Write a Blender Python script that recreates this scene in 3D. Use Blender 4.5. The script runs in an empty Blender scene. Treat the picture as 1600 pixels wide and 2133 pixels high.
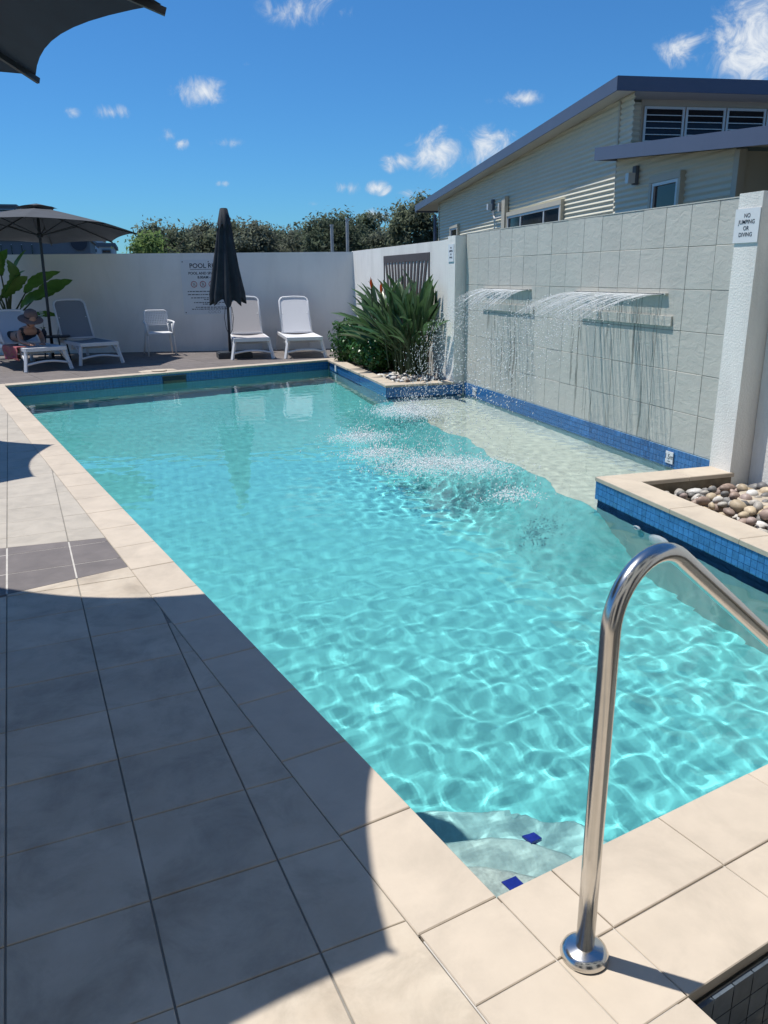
import bpy, bmesh, math, random
import numpy as np
from mathutils import Vector, Matrix
R = math.radians
random.seed(7)
rng = np.random.default_rng(7)
sc = bpy.context.scene
COL = sc.collection

# ------------------------------------------------------------------ camera
CAM = np.array([0.0, 0.0, 1.5])
FPX, PITCH, ROLL, YAW = 1630.76, R(16.8547), R(-0.60386), R(16.65025)
_f = np.array([math.sin(YAW)*math.cos(PITCH), math.cos(YAW)*math.cos(PITCH), -math.sin(PITCH)])
_r = np.array([math.cos(YAW), -math.sin(YAW), 0.0])
_u = np.cross(_r, _f)
_r2 = math.cos(ROLL)*_r + math.sin(ROLL)*_u
_u2 = -math.sin(ROLL)*_r + math.cos(ROLL)*_u
cam = bpy.data.cameras.new('camera')
cam_o = bpy.data.objects.new('camera', cam)
COL.objects.link(cam_o)
cam_o.matrix_world = Matrix(((_r2[0], _u2[0], -_f[0], CAM[0]), (_r2[1], _u2[1], -_f[1], CAM[1]), (_r2[2], _u2[2], -_f[2], CAM[2]), (0, 0, 0, 1)))
cam.sensor_fit = 'HORIZONTAL'; cam.sensor_width = 36; cam.lens = 36*FPX/1600
cam.clip_start = 0.05; cam.clip_end = 3000
sc.camera = cam_o

def ray(x, y):
    return _f + _r2*(x-800)/FPX - _u2*(y-1066.5)/FPX
def gnd(x, y, z=0.0):
    d = ray(x, y); return CAM + d*((z-CAM[2])/d[2])
def at(x, y, Y):
    d = ray(x, y); return CAM + d*(Y/d[1])

# ------------------------------------------------------------------ sky, sun, exposure
SUN_EL = R(69.5); SUN_AZ = math.atan2(-0.777, 0.629)      # azimuth from +Y towards +X
to_sun = Vector((math.sin(SUN_AZ)*math.cos(SUN_EL), math.cos(SUN_AZ)*math.cos(SUN_EL), math.sin(SUN_EL)))
w = bpy.data.worlds.new('World'); sc.world = w; w.use_nodes = True
nt = w.node_tree; nt.nodes.clear()
def N(t, **k):
    n = nt.nodes.new(t)
    for a, b in k.items(): setattr(n, a, b)
    return n
def L(a, b): nt.links.new(a, b)
def M(op, a, b=None, c=None, clamp=False):
    n = nt.nodes.new('ShaderNodeMath'); n.operation = op; n.use_clamp = clamp
    for i, v in enumerate((a, b, c)):
        if v is None: continue
        if isinstance(v, (int, float)): n.inputs[i].default_value = v
        else: nt.links.new(v, n.inputs[i])
    return n.outputs[0]
out = N('ShaderNodeOutputWorld')
sky = N('ShaderNodeTexSky', sky_type='NISHITA', sun_disc=False)
sky.sun_elevation = SUN_EL; sky.sun_rotation = SUN_AZ
sky.altitude = 0; sky.air_density = 1.0; sky.dust_density = 0.25; sky.ozone_density = 3.0
hs = N('ShaderNodeMix', data_type='RGBA', blend_type='MULTIPLY'); hs.inputs['Factor'].default_value = 1.0; hs.inputs['B'].default_value = (.225, .515, .77, 1)
L(sky.outputs[0], hs.inputs['A'])
bg = N('ShaderNodeBackground'); L(hs.outputs['Result'], bg.inputs[0]); bg.inputs[1].default_value = 0.093
tc = N('ShaderNodeTexCoord')
sep = N('ShaderNodeSeparateXYZ'); L(tc.outputs['Generated'], sep.inputs[0])
az = M('ARCTAN2', sep.outputs[0], sep.outputs[1]); el = M('ARCSINE', sep.outputs[2])
def azel(x, y):
    d = ray(x, y); d = d/np.linalg.norm(d)
    return math.atan2(d[0], d[1]), math.asin(d[2])
clouds = [(422, 193, 44, 22, 1), (230, 234, 28, 14, .9), (352, 284, 22, 14, .6), (374, 299, 18, 10, .7), (915, 318, 58, 36, 1), (1022, 312, 52, 34, 1.05), (832, 338, 34, 16, .85),
          (722, 390, 24, 13, .9), (788, 391, 22, 12, .9), (1085, 206, 48, 12, .9), (1412, 104, 40, 24, .85), (1575, 85, 72, 58, 1.1), (640, 18, 80, 26, .62), (775, 448, 44, 12, .7),
          (520, 135, 18, 8, .45), (860, 402, 30, 9, .5), (152, 234, 16, 9, .55), (470, 300, 40, 10, .4), (1050, 275, 60, 10, .42), (655, 425, 18, 7, .5), (465, 383, 18, 6, .5)]
cl = []
for x, y, a, b, s in clouds:
    A, Eb = azel(x, y); cl.append((A, Eb, a/FPX*1.6/math.cos(Eb), b/FPX*1.75, s*1.05))
rr = random.Random(3)
for k in range(26):                                            # the same sort of small clouds over the rest of the sky
    A = rr.uniform(R(55), R(320)); Eb = R(rr.uniform(6, 40)); s = R(rr.uniform(1, 3.2)); cl.append((A if A < math.pi else A-2*math.pi, Eb, s/math.cos(Eb), s*rr.uniform(.35, .6), rr.uniform(.5, 1.1)))
mask = None
for A, Eb, sa, sb, s in cl:
    p = M('MULTIPLY', M('SUBTRACT', az, A), 1/sa); q = M('MULTIPLY', M('SUBTRACT', el, Eb), 1/sb)
    d = M('SQRT', M('ADD', M('MULTIPLY', p, p), M('MULTIPLY', q, q)))
    m = M('MULTIPLY', M('SUBTRACT', 1.0, d, clamp=True), s)
    mask = m if mask is None else M('MAXIMUM', mask, m)
nz = N('ShaderNodeTexNoise'); nz.inputs['Scale'].default_value = 30; nz.inputs['Detail'].default_value = 12; nz.inputs['Roughness'].default_value = .66; nz.inputs['Distortion'].default_value = .7
L(tc.outputs['Generated'], nz.inputs['Vector'])
cm = M('MULTIPLY', M('ADD', mask, M('MULTIPLY', M('SUBTRACT', nz.outputs[0], .56), 2.3)), M('MULTIPLY', mask, 3.2, clamp=True))
mr = N('ShaderNodeMapRange', interpolation_type='SMOOTHSTEP'); mr.inputs['From Min'].default_value = .08; mr.inputs['From Max'].default_value = .95; mr.inputs['To Max'].default_value = .92
L(cm, mr.inputs['Value'])
cr = N('ShaderNodeMix', data_type='RGBA'); cr.inputs['A'].default_value = (.50, .58, .70, 1); cr.inputs['B'].default_value = (.86, .90, .94, 1)
mr2 = N('ShaderNodeMapRange'); mr2.inputs['From Min'].default_value = .25; mr2.inputs['From Max'].default_value = .9
L(cm, mr2.inputs['Value']); L(mr2.outputs[0], cr.inputs['Factor'])
bgc = N('ShaderNodeBackground'); L(cr.outputs['Result'], bgc.inputs[0]); bgc.inputs[1].default_value = 0.60
mx = N('ShaderNodeMixShader'); L(mr.outputs[0], mx.inputs[0]); L(bg.outputs[0], mx.inputs[1]); L(bgc.outputs[0], mx.inputs[2]); L(mx.outputs[0], out.inputs[0])

sun = bpy.data.lights.new('sun', 'SUN'); sun.energy = 3.4; sun.angle = R(0.53); sun.color = (1.0, 0.95, 0.875)
sun_o = bpy.data.objects.new('sun', sun); COL.objects.link(sun_o)
sun_o.rotation_euler = to_sun.to_track_quat('Z', 'Y').to_euler()
sun.cycles.is_caustics_light = True
vs = sc.view_settings
vs.view_transform = 'Standard'; vs.look = 'None'; vs.exposure = 0.72; vs.gamma = 1.0; vs.use_curve_mapping = False
cy = sc.cycles
cy.use_denoising = True; cy.caustics_refractive = True; cy.caustics_reflective = False
cy.max_bounces = 10; cy.transmission_bounces = 8; cy.diffuse_bounces = 4; cy.glossy_bounces = 4; cy.transparent_max_bounces = 10
cy.sample_clamp_indirect = 4.0; cy.sample_clamp_direct = 12.0; cy.blur_glossy = 0.5

# ------------------------------------------------------------------ materials
MATS = {}
def mat(name, col, rough=.6, metal=0.0, var=.12, vscale=3.0, bump=0.0, bscale=40.0, objvar=0.0, trans=0.0, ior=1.45, spec=.5, col2=None, detail=5, stretch=None, translucent=0.0, coat=0.0, local=False, stain=None):
    m = bpy.data.materials.new(name); m.use_nodes = True
    t = m.node_tree; b = t.nodes['Principled BSDF']
    b.inputs['Roughness'].default_value = rough; b.inputs['Metallic'].default_value = metal
    b.inputs['Specular IOR Level'].default_value = spec; b.inputs['IOR'].default_value = ior
    b.inputs['Transmission Weight'].default_value = trans; b.inputs['Coat Weight'].default_value = coat
    if local:
        src = t.nodes.new('ShaderNodeTexCoord').outputs['Object']
    else:
        src = t.nodes.new('ShaderNodeNewGeometry').outputs['Position']
    if stretch:
        vm = t.nodes.new('ShaderNodeVectorMath'); vm.operation = 'MULTIPLY'; t.links.new(src, vm.inputs[0]); vm.inputs[1].default_value = stretch; src = vm.outputs[0]
    n = t.nodes.new('ShaderNodeTexNoise'); n.inputs['Scale'].default_value = vscale; n.inputs['Detail'].default_value = detail; n.inputs['Roughness'].default_value = .62
    t.links.new(src, n.inputs['Vector'])
    mp = t.nodes.new('ShaderNodeMapRange'); mp.inputs['From Min'].default_value = .28; mp.inputs['From Max'].default_value = .72
    t.links.new(n.outputs[0], mp.inputs['Value'])
    mx = t.nodes.new('ShaderNodeMix'); mx.data_type = 'RGBA'
    c2 = col2 or tuple(c*(1+var) for c in col)
    c1 = col if col2 else tuple(c*(1-var) for c in col)
    mx.inputs['A'].default_value = (*c1, 1); mx.inputs['B'].default_value = (*c2, 1)
    t.links.new(mp.outputs[0], mx.inputs['Factor'])
    res = mx.outputs['Result']
    if objvar:
        oi = t.nodes.new('ShaderNodeObjectInfo'); m2 = t.nodes.new('ShaderNodeMapRange'); m2.inputs['To Min'].default_value = 1-objvar; m2.inputs['To Max'].default_value = 1+objvar
        t.links.new(oi.outputs['Random'], m2.inputs['Value'])
        vv = t.nodes.new('ShaderNodeVectorMath'); vv.operation = 'SCALE'; t.links.new(res, vv.inputs[0]); t.links.new(m2.outputs[0], vv.inputs['Scale']); res = vv.outputs[0]
    if stain:
        amt, ssc, sst = stain
        sv = t.nodes.new('ShaderNodeVectorMath'); sv.operation = 'MULTIPLY'; t.links.new(t.nodes.new('ShaderNodeNewGeometry').outputs['Position'], sv.inputs[0]); sv.inputs[1].default_value = sst
        sn = t.nodes.new('ShaderNodeTexNoise'); sn.inputs['Scale'].default_value = ssc; sn.inputs['Detail'].default_value = 9; sn.inputs['Roughness'].default_value = .68; sn.inputs['Distortion'].default_value = .5; t.links.new(sv.outputs[0], sn.inputs['Vector'])
        sm = t.nodes.new('ShaderNodeMapRange'); sm.inputs['From Min'].default_value = .46; sm.inputs['From Max'].default_value = .70; sm.inputs['To Min'].default_value = 1.0; sm.inputs['To Max'].default_value = 1-amt; t.links.new(sn.outputs[0], sm.inputs['Value'])
        v3 = t.nodes.new('ShaderNodeVectorMath'); v3.operation = 'SCALE'; t.links.new(res, v3.inputs[0]); t.links.new(sm.outputs[0], v3.inputs['Scale']); res = v3.outputs[0]
    t.links.new(res, b.inputs['Base Color'])
    if bump:
        n2 = t.nodes.new('ShaderNodeTexNoise'); n2.inputs['Scale'].default_value = bscale; n2.inputs['Detail'].default_value = 4; t.links.new(src, n2.inputs['Vector'])
        bp = t.nodes.new('ShaderNodeBump'); bp.inputs['Strength'].default_value = min(1, bump*10); bp.inputs['Distance'].default_value = bump*.1
        t.links.new(n2.outputs[0], bp.inputs['Height']); t.links.new(bp.outputs[0], b.inputs['Normal'])
    if translucent:
        tr = t.nodes.new('ShaderNodeBsdfTranslucent'); t.links.new(res, tr.inputs[0]); ms = t.nodes.new('ShaderNodeMixShader'); ms.inputs[0].default_value = translucent
        t.links.new(b.outputs[0], ms.inputs[1]); t.links.new(tr.outputs[0], ms.inputs[2]); t.links.new(ms.outputs[0], t.nodes['Material Output'].inputs[0])
    MATS[name] = m
    return m

mat('cream_tile', (.405, .34, .262), .55, vscale=5, detail=9, bump=.006, bscale=90, objvar=.07, col2=(.525, .46, .37), stain=(.30, 4.2, (1, 1, 1)))
mat('coping', (.50, .43, .345), .55, var=.07, vscale=7, detail=9, stain=(.16, 3.0, (1, 1, 1)), bump=.005, bscale=80, objvar=.03)
mat('sand_tile', (.42, .38, .32), .55, stain=(.2, 5, (1, 1, 1)), var=.07, vscale=7, bump=.006, bscale=90, objvar=.04)
mat('grey_tile', (.150, .132, .126), .6, stain=(.2, 4, (1, 1, 1)), var=.12, vscale=9, bump=.006, bscale=90, objvar=.06)
mat('grout', (.22, .21, .19), .9, var=.2, vscale=14)
mat('white_grout', (.46, .44, .41), .9, var=.15, vscale=14)
mat('render_white', (.78, .775, .74), .85, stain=(.14, 3.2, (1, 1, .16)), var=.04, vscale=2.2, bump=.06, bscale=75)
mat('render_smooth', (.80, .80, .785), .8, stain=(.10, 1.6, (1, 1, .2)), var=.035, vscale=.9, bump=.004, bscale=30)
mat('render_cream', (.80, .71, .57), .8, var=.04, vscale=1)
mat('concrete', (.16, .135, .10), .9, var=.3, vscale=14, bump=.02, bscale=60)
mat('blue_tile', (.040, .165, .40), .25, var=.25, vscale=30, objvar=.16, coat=.2)
mat('spa_tile', (.085, .108, .135), .3, var=.25, vscale=30, objvar=.14)
mat('deep_blue_tile', (.02, .035, .30), .2, var=.2, vscale=40)
mat('band_grout', (.22, .33, .42), .85)
mat('plaster', (.14, .565, .58), .8, var=.08, vscale=1.2)
mat('plaster_wall', (.36, .55, .53), .8, var=.08, vscale=1.2)
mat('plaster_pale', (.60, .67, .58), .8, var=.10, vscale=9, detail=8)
mat('plaster_water_tint_top', (.46, .56, .52), .8, var=.22, vscale=60, detail=3)  # same plaster on all three steps; water's depth tint put into their colours
mat('plaster_water_tint_mid', (.38, .56, .54), .8, var=.15, vscale=50, detail=3)
mat('plaster_water_tint_low', (.29, .56, .56), .8, var=.12, vscale=40, detail=3)
mat('steel', (.60, .585, .56), .2, metal=1, var=.05, vscale=30)
mat('canvas', (.016, .025, .042), .85, var=.2, vscale=4, bump=.004, bscale=300, translucent=.12)
mat('canvas_grey', (.060, .068, .080), .85, var=.15, vscale=4, bump=.004, bscale=300, translucent=.10)
mat('canvas_dark', (.022, .029, .039), .8, var=.3, vscale=6)
mat('dark_metal', (.025, .032, .042), .45, var=.1)
mat('white_plastic', (.72, .73, .75), .4, var=.03)
mat('sling_white', (.62, .63, .66), .7, var=.05, vscale=120)
mat('sling_taupe', (.44, .42, .42), .75, var=.06, vscale=120)
mat('sling_grey', (.25, .255, .27), .75, var=.06, vscale=120)
mat('sign_white', (.70, .73, .76), .5, var=.02)
mat('sign_ink', (.02, .03, .05), .6)
mat('sign_red', (.40, .05, .05), .6)
mat('screen_brown', (.085, .066, .060), .5, var=.12, vscale=12)
mat('cladding', (.66, .63, .50), .42, var=.03, vscale=1.2, spec=.4)
mat('cladding_trim', (.50, .47, .38), .5, var=.03)
mat('soffit', (.62, .60, .54), .8, var=.03)
mat('roof_steel', (.085, .105, .165), .42, var=.05, vscale=2)
mat('alu', (.60, .62, .64), .35, metal=.2, var=.03)
mat('glass_dark', (.018, .020, .024), .06, var=.2, vscale=3)
mat('louvre', (.05, .055, .06), .1, var=.1)
mat('bark', (.12, .10, .08), .9, var=.3, vscale=9, bump=.02, bscale=30)
mat('soil', (.05, .04, .03), .95, var=.3, vscale=20)
mat('asphalt', (.06, .062, .055), .9, var=.2, vscale=.4)
for i, c in enumerate([(.165, .195, .130), (.140, .180, .105), (.180, .205, .155), (.120, .155, .105), (.140, .215, .075)]):
    mat('foliage%d' % i, c, .6, var=.45, vscale=.9, translucent=.6, spec=.2)
mat('strelitzia_leaf', (.065, .125, .052), .32, var=.3, vscale=5, translucent=.22, objvar=.25)
mat('strelitzia_stalk', (.060, .085, .035), .5, var=.25, vscale=8)
mat('banana_leaf', (.12, .25, .045), .35, var=.3, vscale=4, translucent=.42, objvar=.2)
mat('shrub_leaf', (.045, .125, .028), .3, var=.5, vscale=9, translucent=.15)
mat('petal_orange', (.70, .14, .02), .5)
mat('petal_blue', (.05, .06, .35), .5)
mat('petal_white', (.75, .75, .72), .5)
mat('skin', (.36, .19, .13), .5, var=.08, vscale=12)
mat('hat', (.15, .10, .092), .85, var=.15, vscale=60)
mat('hair', (.07, .035, .028), .55, var=.3, vscale=40)
mat('swimwear', (.022, .018, .022), .7)
mat('towel', (.30, .03, .12), .9, var=.3, vscale=16, col2=(.32, .17, .07))
mat('pvc', (.45, .46, .46), .5)
mat('far_grey', (.13, .145, .17), .8, var=.1, vscale=.3)
mat('far_white', (.50, .53, .57), .8, var=.05, vscale=.3)
mat('far_dark', (.025, .03, .045), .6)
for i, c in enumerate([(.17, .165, .16), (.36, .335, .30), (.48, .455, .42), (.27, .20, .165), (.42, .34, .235), (.11, .11, .115), (.56, .55, .53), (.36, .28, .25)]):
    mat('pebble%d' % i, c, .55, var=.28, vscale=22, bump=.006, bscale=40, objvar=.18)

# wall tiles: slate relief, wet streaks below the spouts
def wall_tile_mat():
    m = mat('wall_tile', (.50, .495, .45), .6, var=.05, vscale=3, objvar=.02)
    t = m.node_tree; b = t.nodes['Principled BSDF']
    def MM(op, a, bb=None, clamp=False):
        n = t.nodes.new('ShaderNodeMath'); n.operation = op; n.use_clamp = clamp
        for i, v in enumerate((a, bb)):
            if v is None: continue
            if isinstance(v, (int, float)): n.inputs[i].default_value = v
            else: t.links.new(v, n.inputs[i])
        return n.outputs[0]
    g = t.nodes.new('ShaderNodeNewGeometry'); s = t.nodes.new('ShaderNodeSeparateXYZ'); t.links.new(g.outputs['Position'], s.inputs[0])
    Y, Z = s.outputs[1], s.outputs[2]
    wob = t.nodes.new('ShaderNodeTexNoise'); wob.inputs['Scale'].default_value = 3.0; wob.inputs['Detail'].default_value = 3; t.links.new(g.outputs['Position'], wob.inputs['Vector'])
    yy = MM('ADD', Y, MM('MULTIPLY', wob.outputs[0], .11))
    cb = t.nodes.new('ShaderNodeCombineXYZ'); t.links.new(MM('MULTIPLY', yy, 24.0), cb.inputs[0]); t.links.new(MM('MULTIPLY', Z, .75), cb.inputs[1])
    st = t.nodes.new('ShaderNodeTexNoise'); st.inputs['Scale'].default_value = 1.0; st.inputs['Detail'].default_value = 3.5; st.inputs['Roughness'].default_value = .65; t.links.new(cb.outputs[0], st.inputs['Vector'])
    def box(a0, a1, soft):
        lo = t.nodes.new('ShaderNodeMapRange'); lo.inputs['From Min'].default_value = a0-soft; lo.inputs['From Max'].default_value = a0+soft; t.links.new(Y, lo.inputs['Value'])
        hi = t.nodes.new('ShaderNodeMapRange'); hi.inputs['From Min'].default_value = a1+soft; hi.inputs['From Max'].default_value = a1-soft; t.links.new(Y, hi.inputs['Value'])
        return MM('MULTIPLY', lo.outputs[0], hi.outputs[0])
    region = MM('MAXIMUM', box(6.0, 7.75, .12), box(8.6, 10.0, .12))
    zl = t.nodes.new('ShaderNodeMapRange'); zl.inputs['From Min'].default_value = 1.33; zl.inputs['From Max'].default_value = 1.29; t.links.new(Z, zl.inputs['Value'])
    region = MM('MULTIPLY', region, zl.outputs[0])
    sm = t.nodes.new('ShaderNodeMapRange'); sm.inputs['From Min'].default_value = .565; sm.inputs['From Max'].default_value = .61; t.links.new(st.outputs[0], sm.inputs['Value'])
    wet = MM('MULTIPLY', sm.outputs[0], region)
    src = b.inputs['Base Color'].links[0].from_socket
    mx = t.nodes.new('ShaderNodeMix'); mx.data_type = 'RGBA'; t.links.new(src, mx.inputs['A']); mx.inputs['B'].default_value = (.17, .17, .15, 1); t.links.new(MM('MULTIPLY', wet, .74), mx.inputs['Factor'])
    t.links.new(mx.outputs['Result'], b.inputs['Base Color'])
    t.links.new(MM('SUBTRACT', .6, MM('MULTIPLY', wet, .4)), b.inputs['Roughness'])
    rl = t.nodes.new('ShaderNodeTexNoise'); rl.inputs['Scale'].default_value = 9; rl.inputs['Detail'].default_value = 6; rl.inputs['Roughness'].default_value = .6; rl.inputs['Distortion'].default_value = .8
    vm = t.nodes.new('ShaderNodeVectorMath'); vm.operation = 'MULTIPLY'; t.links.new(g.outputs['Position'], vm.inputs[0]); vm.inputs[1].default_value = (1, 1.0, 1.7); t.links.new(vm.outputs[0], rl.inputs['Vector'])
    bp = t.nodes.new('ShaderNodeBump'); bp.inputs['Strength'].default_value = .4; bp.inputs['Distance'].default_value = .014
    t.links.new(rl.outputs[0], bp.inputs['Height']); t.links.new(bp.outputs[0], b.inputs['Normal'])
wall_tile_mat()

def water_mat():
    m = bpy.data.materials.new('water'); m.use_nodes = True; t = m.node_tree; t.nodes.clear()
    o = t.nodes.new('ShaderNodeOutputMaterial'); g = t.nodes.new('ShaderNodeBsdfGlass'); g.inputs['IOR'].default_value = 1.333; g.inputs['Roughness'].default_value = 0.0
    g.inputs['Color'].default_value = (.97, .995, 1, 1)
    t.links.new(g.outputs[0], o.inputs[0]); MATS['water'] = m
    m = bpy.data.materials.new('spray'); m.use_nodes = True; t = m.node_tree; b = t.nodes['Principled BSDF']
    b.inputs['Base Color'].default_value = (.92, .95, .97, 1); b.inputs['Roughness'].default_value = .08; b.inputs['Transmission Weight'].default_value = .35; b.inputs['IOR'].default_value = 1.33
    MATS['spray'] = m
    m = bpy.data.materials.new('foam'); m.use_nodes = True; t = m.node_tree; b = t.nodes['Principled BSDF']
    b.inputs['Base Color'].default_value = (.90, .93, .95, 1); b.inputs['Roughness'].default_value = .3
    tr = t.nodes.new('ShaderNodeBsdfTransparent'); ms = t.nodes.new('ShaderNodeMixShader'); ms.inputs[0].default_value = .45
    t.links.new(b.outputs[0], ms.inputs[1]); t.links.new(tr.outputs[0], ms.inputs[2]); t.links.new(ms.outputs[0], t.nodes['Material Output'].inputs[0])
    MATS['foam'] = m
water_mat()

# ------------------------------------------------------------------ mesh helpers
class MB:
    def __init__(s): s.v = []; s.f = []
    def add(s, vs, fs):
        o = len(s.v); s.v += [tuple(map(float, p)) for p in vs]; s.f += [tuple(i+o for i in f) for f in fs]; return s
    def box(s, lo, hi):
        x0, y0, z0 = lo; x1, y1, z1 = hi
        return s.add([(x0, y0, z0), (x1, y0, z0), (x1, y1, z0), (x0, y1, z0), (x0, y0, z1), (x1, y0, z1), (x1, y1, z1), (x0, y1, z1)],
                     [(0, 3, 2, 1), (4, 5, 6, 7), (0, 1, 5, 4), (1, 2, 6, 5), (2, 3, 7, 6), (3, 0, 4, 7)])
    def bar(s, a, b, w, h, up=(0, 0, 1)):                       # rectangular bar from a to b
        a = Vector(a); b = Vector(b); d = (b-a).normalized(); up = Vector(up)
        if abs(d.dot(up)) > .97: up = Vector((0, 1, 0)) if abs(d.y) < .9 else Vector((1, 0, 0))
        r = d.cross(up).normalized()*w/2; u = r.cross(d).normalized()*h/2
        vs = [a-r-u, a+r-u, a+r+u, a-r+u, b-r-u, b+r-u, b+r+u, b-r+u]
        return s.add(vs, [(0, 3, 2, 1), (4, 5, 6, 7), (0, 1, 5, 4), (1, 2, 6, 5), (2, 3, 7, 6), (3, 0, 4, 7)])
    def tube(s, path, r, n=8, closed=False, cap=True):
        P = [Vector(p) for p in path]; K = len(P); rs = r if isinstance(r, (list, tuple)) else [r]*K
        o = len(s.v); prev = None
        for i, p in enumerate(P):
            if closed: d = (P[(i+1) % K]-P[i-1]).normalized()
            else: d = ((P[i+1] if i < K-1 else p)-(P[i-1] if i else p)).normalized()
            if prev is None:
                q = Vector((0, 0, 1)) if abs(d.z) < .9 else Vector((1, 0, 0)); a = d.cross(q).normalized()
            else: a = (prev-d*prev.dot(d)).normalized()
            prev = a; b = d.cross(a)
            for k in range(n):
                t = 2*math.pi*k/n; s.v.append(tuple(p+(a*math.cos(t)+b*math.sin(t))*rs[i]))
        for i in range(K if closed else K-1):
            i2 = (i+1) % K
            for k in range(n):
                k2 = (k+1) % n; s.f.append((o+i*n+k, o+i*n+k2, o+i2*n+k2, o+i2*n+k))
        if cap and not closed:
            s.f.append(tuple(o+k for k in reversed(range(n)))); s.f.append(tuple(o+(K-1)*n+k for k in range(n)))
        return s
    def lathe(s, prof, n=24, c=(0, 0, 0)):
        o = len(s.v)
        for r, z in prof:
            for k in range(n):
                t = 2*math.pi*k/n; s.v.append((c[0]+r*math.cos(t), c[1]+r*math.sin(t), c[2]+z))
        for i in range(len(prof)-1):
            for k in range(n):
                k2 = (k+1) % n; s.f.append((o+i*n+k, o+i*n+k2, o+(i+1)*n+k2, o+(i+1)*n+k))
        s.f.append(tuple(o+k for k in reversed(range(n)))); s.f.append(tuple(o+(len(prof)-1)*n+k for k in range(n)))
        return s
    def prism(s, poly, z0, z1, cham=0.0):
        poly = ccw(poly); n = len(poly); o = len(s.v)
        lev = [(poly, z0), (poly, z1-cham)]
        if cham: lev.append((inset(poly, cham), z1))
        for p, z in lev: s.v += [(float(x), float(y), float(z)) for x, y in p]
        for l in range(len(lev)-1):
            for i in range(n):
                j = (i+1) % n; s.f.append((o+l*n+i, o+l*n+j, o+(l+1)*n+j, o+(l+1)*n+i))
        s.f.append(tuple(o+(len(lev)-1)*n+i for i in range(n))); s.f.append(tuple(o+i for i in reversed(range(n))))
        return s
    def mesh(s, name, m, smooth=False):
        me = bpy.data.meshes.new(name); me.from_pydata(s.v, [], s.f)
        for mm in (m if isinstance(m, (list, tuple)) else [m]): me.materials.append(MATS[mm])
        if smooth: me.polygons.foreach_set('use_smooth', [True]*len(me.polygons))
        me.update(); return me
    def build(s, name, m, parent=None, smooth=False):
        return obj(name, s.mesh(name, m, smooth), parent)
def ccw(p):
    a = sum(p[i][0]*p[(i+1) % len(p)][1]-p[(i+1) % len(p)][0]*p[i][1] for i in range(len(p)))
    return list(p) if a > 0 else list(reversed(p))
def inset(poly, d):
    n = len(poly); res = []
    for i in range(n):
        p0 = np.array(poly[i-1]); p1 = np.array(poly[i]); p2 = np.array(poly[(i+1) % n])
        e1 = (p1-p0)/max(1e-9, np.linalg.norm(p1-p0)); e2 = (p2-p1)/max(1e-9, np.linalg.norm(p2-p1))
        n1 = np.array([-e1[1], e1[0]]); n2 = np.array([-e2[1], e2[0]]); b = n1+n2; l = b@b
        res.append(tuple(p1+(b*(2*d/l) if l > .2 else n1*d)))
    return res
def clip(poly, a, b):                                             # keep what lies left of a->b
    res = []; n = len(poly)
    side = lambda p: (b[0]-a[0])*(p[1]-a[1])-(b[1]-a[1])*(p[0]-a[0])
    for i in range(n):
        p, q = poly[i], poly[(i+1) % n]; sp, sq = side(p), side(q)
        if sp >= 0: res.append(p)
        if sp*sq < 0:
            t = sp/(sp-sq); res.append((p[0]+(q[0]-p[0])*t, p[1]+(q[1]-p[1])*t))
    return res
def area(p): return abs(sum(p[i][0]*p[(i+1) % len(p)][1]-p[(i+1) % len(p)][0]*p[i][1] for i in range(len(p))))/2 if len(p) > 2 else 0
def obj(name, data, parent=None):
    o = bpy.data.objects.new(name, data); COL.objects.link(o)
    if parent: o.parent = parent
    return o
def tag(o, label, cat, group=None):
    o['label'] = label; o['category'] = cat
    if group: o['group'] = group
    return o
def thing(name, label, cat, loc=(0, 0, 0), rz=0.0, group=None):
    o = obj(name, None); o.empty_display_size = .1; o.location = loc; o.rotation_euler = (0, 0, rz)
    return tag(o, label, cat, group)
def struct(o): o['kind'] = 'structure'; return o
def stuff(o): o['kind'] = 'stuff'; return o
def dup(root, label):
    r = root.copy(); COL.objects.link(r); r['label'] = label
    for ch in root.children:
        c = ch.copy(); COL.objects.link(c); c.parent = r
        for g2 in ch.children:
            d = g2.copy(); COL.objects.link(d); d.parent = c
    return r
def text_mesh(name, body, size, m, parent, mtx, align='CENTER', ext=.0006, bold=0.0):
    c = bpy.data.curves.new(name, 'FONT'); c.body = body; c.size = size; c.align_x = align; c.align_y = 'CENTER'; c.extrude = ext; c.offset = bold; c.resolution_u = 3
    t = bpy.data.objects.new('tmp', c); COL.objects.link(t)
    bpy.context.view_layer.update()
    me = bpy.data.meshes.new_from_object(t.evaluated_get(bpy.context.evaluated_depsgraph_get()))
    bpy.data.objects.remove(t)
    me.transform(mtx); me.materials.clear(); me.materials.append(MATS[m])
    return obj(name, me, parent)
def receiver(o): o.cycles.is_caustics_receiver = True; return o

# ------------------------------------------------------------------ ground, pool, water
P_NL = np.array((.721, 1.458)); P_FL = np.array((-2.006, 12.668)); P_FR = np.array((3.27, 14.43))
XP = 3.225; Y1 = 10.64; Y0 = 5.11; XW = 4.41; P_NR = np.array((XP, 2.055))
WATER = -0.168
pool_poly = [tuple(P_NL), tuple(P_NR), (XP, Y0), (XW, Y0), (XW, Y1), (XP, Y1), tuple(P_FR), tuple(P_FL)]      # ccw
gm = MB()
gx = [-400, -2.7, 5.2, 400]; gy = [-400, -1.2, 14.9, 900]
for i in range(3):
    for j in range(3):
        if i == 1 and j == 1: continue
        gm.add([(gx[i], gy[j], -.06), (gx[i+1], gy[j], -.06), (gx[i+1], gy[j+1], -.06), (gx[i], gy[j+1], -.06)], [(0, 1, 2, 3)])
struct(gm.build('ground', 'asphalt'))

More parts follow.
